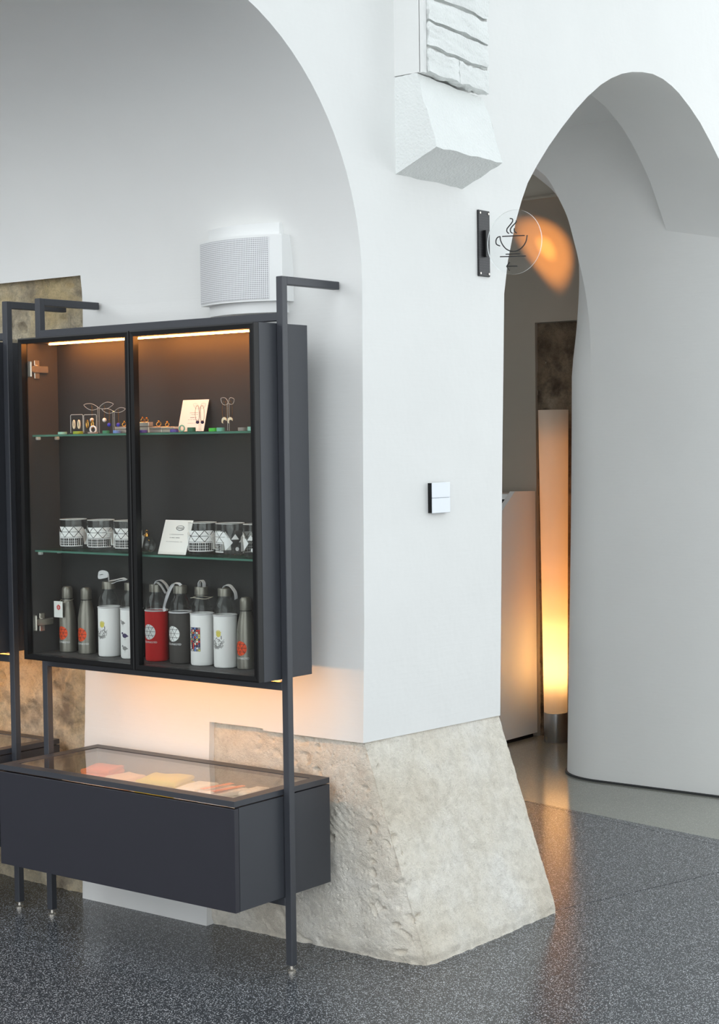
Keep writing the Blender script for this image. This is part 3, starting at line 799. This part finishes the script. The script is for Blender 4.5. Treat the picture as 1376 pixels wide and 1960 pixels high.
def glass_bottle(px, py, label, sleeve, strap='loop', extra=None):
    c = base_at(px, py-3, .0360); t = thing('glass_bottle', label, 'bottle', c, 'sleeved glass bottles in the cabinet')
    r = .0325; R = .0355; H = .158
    pr = [(0, .003), (r-.003, .003), (r, .006), (r, .172), (r-.002, .184), (r-.010, .199), (.0185, .206), (.0175, .214)]
    G().lathe(pr, c, 40).build('bottle_glass', 'clear', t, True)
    sl = G().lathe([(0, 0), (R-.005, 0), (R-.0015, .002), (R, .006), (R, H-.006), (R-.001, H-.002), (R-.003, H-.002), (r+.0003, H-.010), (r+.0003, .01)], c, 48).build('sleeve', sleeve, t, True)
    hem = G(); hem.tube([c+Vector(((R-.001)*math.cos(a*math.pi/24), (R-.001)*math.sin(a*math.pi/24), H-.003)) for a in range(48)], .0024, 8, closed=True)
    hem.build('hem', 'strap', sl, True)
    G().lathe([(0, .212), (.0205, .212), (.021, .2125), (.021, .2335), (.0202, .2350), (0, .2350)], c, 40).build('cap', 'steel', t, True)
    G().lathe([(.0235, .2105), (.0235, .2125), (.018, .2125)], c, 40).build('neck_ring', 'clear', t, True)
    top = c+Vector((0, 0, .235))
    W = Vector((-.30, .95, 0)).normalized()
    def rib(pts, wv=None, name='carry_strap'):
        G().ribbon(smoothpath(pts, 7), Vector(wv)*.0062 if wv is not None else Vector((0, .0062, 0)), .0016).build(name, 'strap', t, True)
    ex, ez = Vector((1, 0, 0)), Vector((0, 0, 1))
    if strap == 'coil':
        rib([top+Vector((.006, -.004, -.006)), top+Vector((.007, -.006, .010)), top+Vector((.004, -.008, .024)), top+Vector((-.016, -.010, .029)), top+Vector((-.034, -.010, .024)), top+Vector((-.030, -.012, .014)), top+Vector((-.010, -.010, .016)), top+Vector((.006, -.008, .020))], (0, .2, 1))
        rib([top+Vector((.004, 0, .002)), top+Vector((.03, 0, .006)), top+Vector((.062, 0, .012)), top+Vector((.08, 0, .008))], (0, .75, .25))
        rib([top+Vector((.004, 0, .0)), top+Vector((.024, -.005, -.004)), top+Vector((.05, -.005, .004)), top+Vector((.08, 0, .008))], (0, .55, .15))
    elif strap == 'drape_right':
        rib([top+Vector((-.004, 0, .001)), top+Vector((.004, 0, .010)), top+Vector((.022, 0, .013)), top+Vector((.042, 0, .002)), top+Vector((.056, 0, -.016))], (0, .8, .1))
        rib([top+Vector((-.004, 0, .001)), top+Vector((.010, -.004, .006)), top+Vector((.026, -.004, -.004)), top+Vector((.044, -.003, -.026))], (0, .6, .1))
    elif strap == 'hang_left':
        rib([top+Vector((.008, -.004, .001)), top+Vector((-.002, -.006, .007)), top+Vector((-.020, -.012, .004)), top+Vector((-.032, -.020, -.020)), top+Vector((-.040, -.024, -.048)), top+Vector((-.044, -.025, -.064))], (.4, .5, .3))
        rib([top+Vector((-.010, -.018, .004)), top+Vector((-.020, -.024, -.016)), top+Vector((-.030, -.028, -.040)), top+Vector((-.044, -.026, -.066)), top+Vector((-.040, -.026, -.078))], (.5, .4, .3))
    elif strap == 'up':
        rib([top+Vector((-.009, 0, -.001)), top+Vector((-.008, 0, .012)), top+Vector((.001, 0, .020)), top+Vector((.010, 0, .013)), top+Vector((.011, 0, -.001))], (0, 1, 0))
        G().tube(smoothpath([c+Vector((.034*math.cos(a), .034*math.sin(a), .203+.002*math.sin(3*a))) *1 for a in [k*math.pi/6-2.6 for k in range(12)]], 3), .0008, 5).build('string', 'string', t)
    elif strap == 'right':
        rib([top+Vector((-.006, 0, .000)), top+Vector((.004, 0, .009)), top+Vector((.022, 0, .008)), top+Vector((.040, 0, -.008)), top+Vector((.048, -.004, -.020)), top+Vector((.050, -.006, -.030))], (0, .9, .2))
    if extra: extra(t, sl, c, R)
    return t
def ex_emblem(t, sl, c, R): emblem(sl, c, R, c.z+.091, .0235, 'print', 'ink', 'print')
def ex_crest(t, sl, c, R):
    z = c.z+.078; f = -math.pi/2-.02
    P = []
    for k in range(34):            # radial fan of fine strokes
        a = math.pi*(.95+1.15*k/33); r0 = .007+.003*random.random(); r1 = .0135+.004*random.random()
        n = .0005; dx, dy = math.cos(a), math.sin(a)
        P.append((0, [(r0*dx-n*dy, r0*dy+n*dx), (r0*dx+n*dy, r0*dy-n*dx), (r1*dx+n*dy, r1*dy-n*dx), (r1*dx-n*dy, r1*dy+n*dx)]))
    for k in range(26):
        x, y = random.uniform(-.010, .010), random.uniform(-.006, .008); d = random.uniform(.0007, .0018)
        P.append((0, [(x-d, y-d*.6), (x+d, y-d), (x+d*.7, y+d), (x-d, y+d*.7)]))
    P += [(2, p) for _, p in disc_polys(.0062, .003, .0165, 2, 2, 14)]
    for k in range(5):
        a = math.pi*(.15+.7*k/4); x, y = .003+.0062*math.cos(a), .0165+.0062*math.sin(a)
        P.append((2, [(x-.0014, y), (x+.0014, y), (x+.0008, y+.003), (x-.0008, y+.003)]))
    P.append((1, [(.0095, .006), (.011, .006), (.0105, .014), (.009, .013)]))
    P = [(mi, [(a*1.4, b*1.4) for a, b in p]) for mi, p in P]
    wrapmesh('crest_print', P, ['greyink', 'ink', 'yellow'], sl, (c.x, c.y, z), R, 0, f)
def ex_birds(t, sl, c, R):
    P = []
    def bird(x, y, s, mi, flip=1):
        body = [(-1, .1), (-.7, .55), (-.1, .75), (.5, .6), (.9, .2), (1.3, .0), (.7, -.25), (.2, -.55), (-.4, -.5), (-.85, -.2)]
        P.append((mi, [(x+a*s*flip, y+b*s) for a, b in body]))
        head = [(-.95+.38*math.cos(k*.7), .75+.36*math.sin(k*.7)) for k in range(9)]; P.append((mi, [(x+a*s*flip, y+b*s) for a, b in head]))
        P.append((mi, [(x-1.3*s*flip, y+.75*s), (x-1.65*s*flip, y+.62*s), (x-1.3*s*flip, y+.6*s)]))
        for l in (-.1, .25): P.append((1, [(x+l*s*flip-.0004, y-.45*s), (x+l*s*flip+.0004, y-.45*s), (x+l*s*flip+.0004, y-1.15*s), (x+l*s*flip-.0004, y-1.15*s)]))
    bird(-.004, .112, .009, 1); bird(.004, .072, .011, 0); bird(.003, .033, .010, 1); bird(.036, .090, .009, 0); bird(.038, .048, .010, 1)
    wrapmesh('bird_print', P, ['purple', 'greyink'], sl, (c.x, c.y, c.z), R, 1)
def ex_glass(t, sl, c, R):
    P = []; w_, h_ = .040, .072; n, m = 6, 11
    wrapmesh('picture_ground', [(0, [(-w_/2, .044+h_*j/8), (-w_/2+w_, .044+h_*j/8), (-w_/2+w_, .044+h_*(j+1)/8), (-w_/2, .044+h_*(j+1)/8)]) for j in range(8)], ['ink'], sl, (c.x, c.y, c.z), R, 3, -math.pi/2+.02)
    for i in range(n):
        for j in range(m):
            x0, y0 = -w_/2+w_*(i+.1)/n, .044+h_*(j+.1)/m; a, b = w_*.8/n, h_*.8/m
            jit = lambda: random.uniform(-.0006, .0006)
            P.append((random.choice((0, 0, 1, 2, 3, 4, 5, 5)), [(x0+jit(), y0+jit()), (x0+a+jit(), y0+jit()), (x0+a+jit(), y0+b+jit()), (x0+jit(), y0+b+jit())]))
    wrapmesh('picture_panes', P, ['purple', 'sky', 'yellow', 'red', 'cloth_white', 'greyink'], sl, (c.x, c.y, c.z), R+.0005, 0, -math.pi/2+.02)
steel_bottle(131, 1246.5, 'brushed steel bottle with a white swing tag hanging at its neck', True)
steel_bottle(167, 1250, 'untagged steel bottle with orange emblem, next to the tagged one')
glass_bottle(210.5, 1254, 'glass bottle in white sleeve with crest, its pale strap coiled on top', 'sleeve_white', 'coil', ex_crest)
glass_bottle(253.5, 1257.5, 'glass bottle in white sleeve printed with dark birds', 'sleeve_white', 'none', ex_birds)
glass_bottle(301, 1262, 'glass bottle in bright red sleeve with a white round emblem', 'sleeve_red', 'drape_right', ex_emblem)
glass_bottle(347, 1266, 'glass bottle in charcoal sleeve with a white round emblem', 'sleeve_grey', 'hang_left', ex_emblem)
glass_bottle(388, 1271, 'glass bottle in white sleeve with a colourful stained-glass picture', 'sleeve_white', 'up', ex_glass)
glass_bottle(432.5, 1275, 'glass bottle in white sleeve with crest, strap falling beside a steel bottle', 'sleeve_white', 'right', ex_crest)
steel_bottle(472, 1279, 'steel bottle with orange emblem standing in the corner behind the right door')
# ------------------------------------------------------------------ mugs on the middle shelf
ZM = 1.2062
def mug(px, label, turn=0.0, Y=3.712):
    c = hit(px, 1050, 1, Y); c.z = ZM+.0002; c.y = Y
    t = thing('glass_mug', label, 'mug', c, 'printed glass mugs on the middle shelf')
    R, Hh = .0435, .098
    G().lathe([(0, 0), (R-.010, 0), (R-.003, .003), (R, .011), (R, Hh)], c, 48).build('mug_glass', 'clear', t, True)
    rim = G().tube([c+Vector(((R-.0015)*math.cos(a*math.pi/24), (R-.0015)*math.sin(a*math.pi/24), Hh)) for a in range(48)], .0013, 6, closed=True); rim.build('rim', 'acrylic_edge', t, True)
    ha = math.radians(134); hx, hy = math.cos(ha), math.sin(ha)
    hp = [c+Vector(((R+d)*hx, (R+d)*hy, z)) for d, z in ((-.001, .078), (.010, .080), (.0165, .068), (.0165, .046), (.010, .032), (-.001, .030))]
    G().tube(smoothpath(hp, 5), .0042, 8).build('handle', 'clear', t, True)
    P = []; tb, th = .030, .0170; g_ = .0008
    def tri(i, j, up):
        x, y = i*tb/2, .022+.0205+j*th
        p = [(x-tb/2, y), (x+tb/2, y), (x, y+th)] if up else [(x-tb/2, y+th), (x, y), (x+tb/2, y+th)]
        m_ = (sum(a for a, b in p)/3, sum(b for a, b in p)/3); k = .87
        P.append((0, [(m_[0]+(a-m_[0])*k, m_[1]+(b-m_[1])*k) for a, b in p]))
    for i in range(-3, 5): tri(i, 0, i % 2 == 0)
    for i in range(-2, 4): tri(i, 1, i % 2 == 1)
    for i in (7, 8): tri(i, 0, i % 2 == 1)
    # house front below the net
    x0, x1, z0 = -.042, .044, .014
    P.append((0, [(x0, z0), (x1, z0), (x1, z0+.0025), (x0, z0+.0025)])); P.append((0, [(x0, z0+.0255), (x1, z0+.0255), (x1, z0+.028), (x0, z0+.028)]))
    k = 0; x = x0
    while x < x1-.002:
        wd = (.0020, .0010, .0010)[k % 3]
        P.append((0, [(x, z0+.0025), (x+wd, z0+.0025), (x+wd, z0+.0255), (x, z0+.0255)])); x += .0064; k += 1
    for zz in (.009, .0165): P.append((0, [(x0, z0+zz), (x1*.6, z0+zz), (x1*.6, z0+zz+.0011), (x0, z0+zz+.0011)]))
    P.append((0, [(.050, .020), (.072, .042), (.050, .064), (.046, .042)])); P.append((0, [(.068, .052), (.092, .052), (.080, .068)]))
    P += disc_polys(.0058, .086, .024, 0, 2, 16)
    P += [(0, [(.099, .016), (.116, .016), (.116, .06), (.108, .066), (.099, .058)]), (0, [(-.075, .016), (-.046, .016), (-.046, .058), (-.058, .072), (-.072, .05)])]
    P2 = []
    for mi, p in P:
        if len(p) == 4 and max(a for a, b in p)-min(a for a, b in p) > .02:       # cut long bars so that they follow the curve
            a0, a1 = min(a for a, b in p), max(a for a, b in p); b0, b1 = min(b for a, b in p), max(b for a, b in p)
            if b1-b0 < .004:
                n = 14
                P2 += [(mi, [(a0+(a1-a0)*i/n, b0), (a0+(a1-a0)*(i+1)/n, b0), (a0+(a1-a0)*(i+1)/n, b1), (a0+(a1-a0)*i/n, b1)]) for i in range(n)]; continue
        P2.append((mi, p))
    wrapmesh('house_print', P2, ['print'], t, c, R+.0004, 2, -math.pi/2+.50+turn)
mug(141.5, 'glass mug with white house print, outermost of the three beside the steel hinges')
mug(194, 'glass mug with white house print, middle one of three in a row', .08)
mug(245, 'glass mug with white house print, half behind the meeting door frames', .15)
mug(388, 'glass mug with white house print standing beside the tilted white card', .05)
mug(441, 'glass mug turned to show white diamond and triangle shapes', -1.25)
mug(494, 'glass mug with white print at the end of its shelf, against the door frame', -2.1)
# ------------------------------------------------------------------ glass bauble with tag
def bauble():
    Y = 3.690; c = hit(281, 1030, 1, Y); r = .027; c.z = ZM+.0005+r
    t = thing('glass_bauble', 'clear glass bauble with gold cap and white tag on the middle shelf', 'ornament', c-Vector((0, 0, r)))
    G().lathe([(r*math.sin(math.pi*k/20) if 0 < k < 20 else 0, -r*math.cos(math.pi*k/20)) for k in range(21)], c, 36).build('globe', 'clear', t, True)
    G().lathe([(.007, r-.002), (.007, r+.006), (0, r+.007)], c, 16).build('cap', 'gold', t, True)
    G().tube([c+Vector((.005*math.cos(a*.4), 0, r+.012+.005*math.sin(a*.4))) for a in range(16)], .0009, 6, closed=True).build('loop', 'gold', t, True)
    a = math.radians(-18); e1, e2 = Vector((math.cos(a), 0, math.sin(a))), Vector((-math.sin(a), 0, math.cos(a)))
    p = c+Vector((.002, -r-.004, .012)); q = lambda u, v, d=0: p+e1*u+e2*v+Vector((0, d, 0))
    k = G().prism([q(-.013, -.022), (q(.013, -.022)), q(.013, .020), q(-.013, .020)], (0, .0008, 0)).build('swing_tag', 'paper', t)
    G().prism([q(-.002+.0075*math.cos(b*.314), .002+.0075*math.sin(b*.314), -.0002) for b in range(20)], (0, -.0003, 0)).build('tag_emblem', 'red', k)
    G().tube([q(0, .017, -.001), c+Vector((0, -.006, r+.004)), c+Vector((0, 0, r+.010))], .0006, 5).build('string', 'string', t)
bauble()
# ------------------------------------------------------------------ tilted cards in acrylic holders
def card(bl, br, tl, Yb, lean, label, lines, z0, logo=None):
    B = hit(*bl, 1, Yb); R_ = hit(*br, 1, Yb); T = hit(*tl, 1, Yb+lean)
    B.z = R_.z = z0
    zf = z0-.0024
    ex = (R_-B); w_ = ex.length; ex.normalize(); ey = (Vector((B.x, T.y, T.z))-B); h_ = ey.length; ey.normalize(); nn = ex.cross(ey)
    t = thing('info_card', label, 'card', B+ex*w_/2)
    P = lambda u, v, d=0: B+ex*u+ey*v+nn*d
    G().prism([P(0, 0, .0), P(w_, 0, .0), P(w_, h_, .0), P(0, h_, .0)], -nn*.0008).build('card_sheet', 'paper', t)
    cs = t.children[0]
    G().prism([P(-.001, 0, -.002), P(w_+.001, 0, -.002), P(w_+.001, h_+.001, -.002), P(-.001, h_+.001, -.002)], -nn*.002).build('acrylic_back', 'acrylic', t)
    f0 = B+Vector((0, -.006, 0)); g = G(); g.box((B.x-.001, B.y-.008, zf), (B.x+w_+.001, B.y+lean+.002, zf+.002)); g.box((B.x-.001, B.y-.008, zf), (B.x+w_+.001, B.y-.006, zf+.010))
    g.build('acrylic_foot', 'acrylic', t)
    g = G()
    for (u, v, ww, hh) in lines:       # lines of print too small to read
        n = max(3, int(ww*w_/.0032)); x = u*w_
        for i in range(n):
            lw = ww*w_/n
            if random.random() < .86: g.prism([P(x+lw*i+.0003, v*h_, .0004), P(x+lw*i+lw*.8, v*h_, .0004), P(x+lw*i+lw*.8, v*h_+hh, .0004), P(x+lw*i+.0003, v*h_+hh, .0004)], -nn*.0003)
    g.build('print_lines', 'greyink', cs)
    if logo:
        u, v = logo; g = G(); pts = []
        for k in range(40):
            a = 2*math.pi*k/40; pts.append(P(u*w_+.016*math.cos(a), v*h_+.0072*math.sin(a), .0006))
        g.tube(pts, .0006, 5, closed=True); g.tube([P(u*w_+.0155*math.cos(a)+.0005, v*h_+.0068*math.sin(a)-.0006, .0006) for a in [math.pi*(1.08+.8*k/16) for k in range(17)]], .0010, 5)
        g.build('logo_oval', 'ink', cs)
        flattext('renopal', .0088, 'ink', cs, P(u*w_, v*h_-.0024, .0007), ex, ey)
    return t
card((302, 1056), (355, 1059), (322, 995), 3.672, .036, 'white information card with an oval logo leaning beside a glass mug', [(.27, .57, .5, .0016), (.30, .47, .36, .0022), (.20, .36, .58, .0012)], ZM+.0030, (.60, .77))
card((340, 826), (389.5, 826), (351.5, 766), 3.735, .026, 'cream lit information card standing behind a pair of plum bead earrings', [(.36, .58, .38, .0014), (.42, .52, .26, .0014), (.40, .42, .24, .0024), (.33, .36, .42, .0012), (.33, .25, .4, .0010)], 1.5770)
# ------------------------------------------------------------------ jewellery on the upper shelf
ZU = 1.5745
def px2(px, py, Y): return hit(px, py, 1, Y)
def ring_flat(px0, px1, hpx, mat, label, Y):
    a, b = px2(px0, 826, Y), px2(px1, 826, Y); r = abs(b.x-a.x)*.79/2; h = hpx*.00165; c = Vector(((a.x+b.x)/2, Y, ZU+.0002))
    t = thing('silicone_ring', label, 'ring', c, 'small rings on the upper shelf')
    G().lathe([(r*.62, 0), (r*.97, 0), (r, h*.2), (r, h*.8), (r*.97, h), (r*.62, h), (r*.62, 0)], c, 28).build('band', mat, t, True); return t
def ring_stand(px, py0, py1, wpx, mat, label, Y, rot=.5):
    top, bot = px2(px, py0, Y), px2(px, py1, Y); R = (top.z-bot.z)/2*.80; r = (top.z-bot.z)/2*.20; c = Vector((top.x, Y, ZU+R+r+.0002))
    t = thing('standing_ring', label, 'ring', (c.x, c.y, ZU), 'small rings on the upper shelf')
    ex = Vector((math.cos(rot), math.sin(rot), 0))
    G().tube([c+(ex*math.cos(a*math.pi/12)+Vector((0, 0, 1))*math.sin(a*math.pi/12))*R for a in range(24)], r, 8, closed=True).build('band', mat, t, True); return t
def leaf(g, o, ex, ez, L, Wd, ang, th=.0022):
    """leaf-shaped acrylic wing from o"""
    ca, sa = math.cos(ang), math.sin(ang); pts = []
    for k in range(13):
        s = k/12; pts.append((L*s, Wd*math.sin(math.pi*s)**.8))
    for k in range(11, 0, -1):
        s = k/12; pts.append((L*s, -Wd*.75*math.sin(math.pi*s)**.8))
    P = [o+ex*(u*ca-v*sa)+ez*(u*sa+v*ca) for u, v in pts]
    nn = ex.cross(ez).normalized()
    g.prism([p-nn*th/2 for p in P], nn*th); return P
def wing_stand(stem_px, wing0, wing1, top_py, wpy, bead, mat, label, Y, hoop=False, bead_y=808, beads=(), ang=.5):
    s = px2(stem_px, top_py, Y); a, b = px2(wing0, top_py, Y), px2(wing1, top_py, Y)
    t = thing('earring_stand', label, 'earring stand', (s.x, Y, ZU), 'acrylic earring stands')
    zt = px2(stem_px, wpy, Y).z
    G().rbox((s.x-.0035, Y-.0015, ZU+.003), (s.x+.0035, Y+.0015, zt), .0006).build('stem', 'acrylic', t)
    G().lathe([(0, .0002), (.011, .0002), (.011, .003), (0, .003)], (s.x, Y, ZU), 24).build('foot', 'acrylic', t, True)
    ex, ez = Vector((1, 0, 0)), Vector((0, 0, 1)); g = G()
    P1 = leaf(g, Vector((s.x-.001, Y, zt-.002)), ex, ez, abs(s.x-a.x), (s.z-zt)*.55, math.pi-ang)
    P2 = leaf(g, Vector((s.x+.001, Y, zt-.002)), ex, ez, abs(b.x-s.x), (s.z-zt)*.55, ang)
    w_ = g.build('wings', 'acrylic', t)
    e = G(); e.tube(P1, .0006, 5, closed=True); e.tube(P2, .0006, 5, closed=True)
    for q in (-.0035, .0035): e.tube([(s.x+q, Y-.0015, ZU+.003), (s.x+q, Y-.0015, zt)], .0005, 5)
    e.build('polished_edge', 'acrylic_edge', t)
    for i, bx in enumerate(beads):
        p = px2(bx, bead_y, Y-.004); p.y = Y-.004
        ear = thing('earring', label_e[mat]+', on the stand of '+('the ' if 0 else '')+hint[label], 'earring', (p.x, p.y, p.z-.006), 'hanging earrings')
        tz = zt+.006
        if hoop:
            h = G(); d = p.z; hh = (tz-d)/2
            h.tube([(p.x+.0085*math.cos(k*math.pi/12), p.y, d+hh+hh*math.sin(k*math.pi/12)) for k in range(24)], .0006, 5, closed=True)
            h.build('hoop', 'gold', ear)
        else:
            h = G(); h.tube([(p.x, p.y, p.z+.003), (p.x, p.y, tz)], .0006, 5); h.tube([(p.x+.002, p.y, p.z+.003), (p.x+.002, p.y, tz-.002)], .0004, 5); h.build('chain', 'gold', ear)
        if mat == 'ivory' and hoop:
            cr = G(); out = [(.011*math.cos(k*math.pi/10+.5), .011*math.sin(k*math.pi/10+.5)) for k in range(11)]; inn = [(.002+.0085*math.cos(k*math.pi/10+.5), -.004+.0075*math.sin(k*math.pi/10+.5)) for k in range(10, -1, -1)]
            cr.prism([(p.x+u*.9, p.y-.002, p.z-.004+v) for u, v in out+inn], (0, .003, 0)); cr.build('crescent', 'ivory', ear)
        else:
            r = bead; G().lathe([(r*math.sin(math.pi*k/10) if 0 < k < 10 else 0, -r*math.cos(math.pi*k/10)) for k in range(11)], p, 18).build('bead', mat, ear, True)
    return t
label_e = {'print': 'gold drop earring with a white bead', 'blue': 'gold drop earring with a cobalt blue bead', 'plum': 'hoop earring with a plum bead', 'ivory': 'hoop earring with an ivory crescent'}
hint = {}
def stand(*a, **k):
    hint[a[7]] = k.pop('h'); return wing_stand(*a, **k)
stand(188.7, 160, 217, 767, 779.5, .0068, 'print', 'tall wide-winged acrylic stand holding white bead earrings', 3.712, bead_y=804, beads=(176, 200), h='the tall wide wings', ang=.16)
stand(218, 195, 240, 778, 787, .0062, 'blue', 'lower winged acrylic stand holding blue bead earrings', 3.690, bead_y=813, beads=(209, 226.5), h='the lower wings', ang=.16)
stand(382.5, 369, 395, 770, 780, .0052, 'plum', 'winged acrylic stand with plum bead earrings before the cream card', 3.700, hoop=True, bead_y=808, beads=(378, 387.2), h='the cream card')
stand(437, 421, 449, 757, 771, .0052, 'ivory', 'winged acrylic stand with ivory crescent earrings beside the bright green ring', 3.700, hoop=True, bead_y=803, beads=(429.5, 441), h='the bright green ring')
def frame_stand(px0, px1, label, Y, mat):
    a, b = px2(px0, 794, Y), px2(px1, 794, Y); t = thing('earring_display', label, 'earring stand', ((a.x+b.x)/2, Y, ZU), 'acrylic earring frames')
    G().rbox((a.x, Y-.0012, ZU+.003), (b.x, Y+.0012, a.z), .001).build('acrylic_sheet', 'acrylic', t)
    G().rbox((a.x-.001, Y-.010, ZU+.0002), (b.x+.001, Y+.010, ZU+.003), .001).build('foot', 'acrylic', t)
    r = .004; p = [(a.x, ZU+.004), (a.x, a.z-r), (a.x+r*.3, a.z-r*.3), (a.x+r, a.z), (b.x-r, a.z), (b.x-r*.3, a.z-r*.3), (b.x, a.z-r), (b.x, ZU+.004)]
    G().tube([(x, Y-.0012, z) for x, z in p], .0008, 5).build('polished_edge', 'acrylic_edge', t)
    for i, k in enumerate((.3, .72)):
        c = Vector((a.x+(b.x-a.x)*k, Y-.003, ZU+(a.z-ZU)*.50))
        e = thing('stud_earring', 'oval '+mat+' earring clipped to the clear frame '+('beside the mint ring' if mat == 'ivory' else 'behind the white ring'), 'earring', (c.x, c.y, c.z-.012), 'oval earrings in frames')
        G().tube([c+Vector((.0042*math.cos(q*math.pi/10), -.001*i, .0125*math.sin(q*math.pi/10))) for q in range(20)], .0022, 7, closed=True).build('oval', mat, e, True)
frame_stand(135.5, 159, 'clear acrylic frame displaying two ivory oval earrings', 3.690, 'ivory')
frame_stand(160.5, 185, 'clear acrylic frame displaying gold oval earrings behind a white ring', 3.692, 'gold')
ring_stand(178, 812, 828, 0, 'print', 'standing thick white ring in front of the clear frame', 3.678, .25)
ring_flat(112, 127, 4.5, 'mint', 'flat mint ring at the shelf end next to the clear frame', 3.690)
ring_flat(141, 158, 5, 'lime', 'flat olive-yellow ring before the ivory oval earrings', 3.672)
ring_flat(169, 186, 3.2, 'greyring', 'flat grey ring lying under the standing white ring', 3.660+.012)
ring_flat(197, 209, 5.5, 'green', 'flat green ring below the blue bead earrings', 3.676)
ring_flat(217, 231, 5.5, 'sky', 'flat light blue ring before the silver box', 3.668)
ring_flat(266, 281, 5, 'violet', 'flat violet ring in front of the upright tin', 3.668)
ring_flat(326, 341, 5, 'violet', 'flat violet ring between the long box and the standing teal ring', 3.668)
ring_stand(348, 812, 826, 0, 'teal', 'standing teal ring at the foot of the cream card', 3.672, .2)
ring_flat(359, 374, 8, 'darkgreen', 'tall dark green ring at the foot of the cream card', 3.676)
ring_flat(400, 415, 6, 'brightgreen', 'bright green ring touching a pale teal one', 3.672)
ring_flat(415, 430, 6.5, 'teal', 'pale teal ring touching the bright green one', 3.674)
ring_flat(456, 473, 6, 'greyring', 'taupe ring near the end of the upper shelf', 3.674)
ring_flat(474, 490, 7, 'mint', 'pale mint ring at the shelf end beside the taupe one', 3.684)
def gift_box(px0, px1, py, label, Y, depth, rnd=False):
    a, b = px2(px0, py, Y), px2(px1, py, Y); h = a.z-ZU; t = thing('jewellery_box', label, 'box', ((a.x+b.x)/2, Y, ZU), 'jewellery boxes on the upper shelf')
    G().rbox((a.x, Y, ZU+.0002), (b.x, Y+depth, ZU+h*.55), .0012).build('box_base', 'silver_box', t)
    G().rbox((a.x-.0006, Y-.0006, ZU+h*.6), (b.x+.0006, Y+depth, a.z), .0012).build('box_lid', 'silver_box', t)
    return a, b
def gold_ring(px, py, wpx, label, Y, flat=False):
    p = px2(px, py, Y); r = wpx*.00165*.45; t = thing('gold_ring', label, 'ring', p, 'gold rings on the jewellery boxes')
    e = Vector((.8, .5, 0)).normalized(); c = p+Vector((0, 0, r+.0012))
    G().tube([c+(e*math.cos(a*math.pi/10)+Vector((0, .25, .9))*math.sin(a*math.pi/10))*r for a in range(20)], .0013, 7, closed=True).build('band', 'gold', t, True)
    G().lathe([(0, 0), (.0028, .001), (.0034, .003), (.002, .005), (0, .0055)], c+Vector((0, 0, r*.85)), 12).build('setting', 'gold', t, True)
gift_box(219, 243, 817, 'silver box half hidden by the meeting door frames', 3.684, .03)
gold_ring(238, 816.5, 8, 'gold ring on the silver box by the blue bead earrings', 3.692)
gift_box(267, 284, 808, 'upright silver box with a gold bow-shaped ring on top', 3.684, .02)
gold_ring(273, 808, 7, 'gold ring standing on the upright silver box', 3.690); gold_ring(281, 808, 6, 'gold band lying at the edge of the upright silver box', 3.690)
gift_box(285, 309, 817, 'flat silver box next to the upright one', 3.688, .03)
gift_box(310, 333, 817, 'flat silver box next to a violet ring', 3.688, .03)
gold_ring(304, 816.5, 9, 'wide gold ring on the flat box next to the upright box', 3.696); gold_ring(320, 816.5, 7, 'small gold ring on the flat box beside the violet ring', 3.696)
# ------------------------------------------------------------------ folded scarves in the low case
ZTR = .4485
def folded(px, py, wx, wy, h, rot, mats, label, stripes=0):
    c = hit(px, py, 2, ZTR+h); c.z = ZTR
    t = thing('folded_scarf', label, 'scarf', c, 'folded textiles in the glass-topped case')
    layers = 3; R = Matrix.Rotation(rot, 3, 'Z')
    for k in range(layers):
        bm = bmesh.new(); bmesh.ops.create_cube(bm, size=1); bmesh.ops.subdivide_edges(bm, edges=list(bm.edges), cuts=7, use_grid_fill=True)
        for q in bm.verts:
            u, v_, z = q.co; rr = 1-.10*(abs(z)*2)**3; p = Vector((u*wx*rr*(1-.03*k), v_*wy*rr*(1-.03*k), (k+.5+z*.98)*h/layers))
            p.z += h*.10*noise.noise(Vector((p.x*16+px, p.y*16, k)))*min(1, (k+.5+z)); q.co = c+R @ p
        bm.verts.index_update(); vv = [q.co.copy() for q in bm.verts]; ff = [[q.index for q in f.verts] for f in bm.faces]; bm.free()
        obj('fold', vv, ff, mats[k % len(mats)], t, True)
    if stripes:
        for s in (-.3, .22):
            pts = [c+R @ Vector((wx*s, wy*(-.46+.92*i/8), h+.0035+h*.02)) for i in range(9)]
            G().ribbon(pts, R @ Vector((wx*.09, 0, 0)), .001).build('stripe', 'cloth_orange', t)
    return t
folded(196, 1467, .11, .11, .045, .3, ['cloth_peach', 'cloth_orange', 'cloth_orange'], 'orange folded scarf in the case next to the mustard one')
folded(240, 1484, .10, .10, .040, -.2, ['cloth_peach', 'cloth_white', 'cloth_peach'], 'peach folded scarf between the orange and the mustard ones')
folded(316, 1487, .15, .13, .052, .25, ['cloth_yellow'], 'mustard yellow folded scarf in the glass-topped case')
folded(377, 1502, .08, .13, .040, .1, ['cloth_white'], 'plain white folded cloth beside the mustard scarf')
folded(428, 1510, .105, .13, .046, -.15, ['cloth_white'], 'white folded cloth with orange stripes in the case', 2)
folded(482, 1511, .05, .12, .040, .05, ['cloth_white'], 'narrow white folded cloth by the corner of the glass lid')
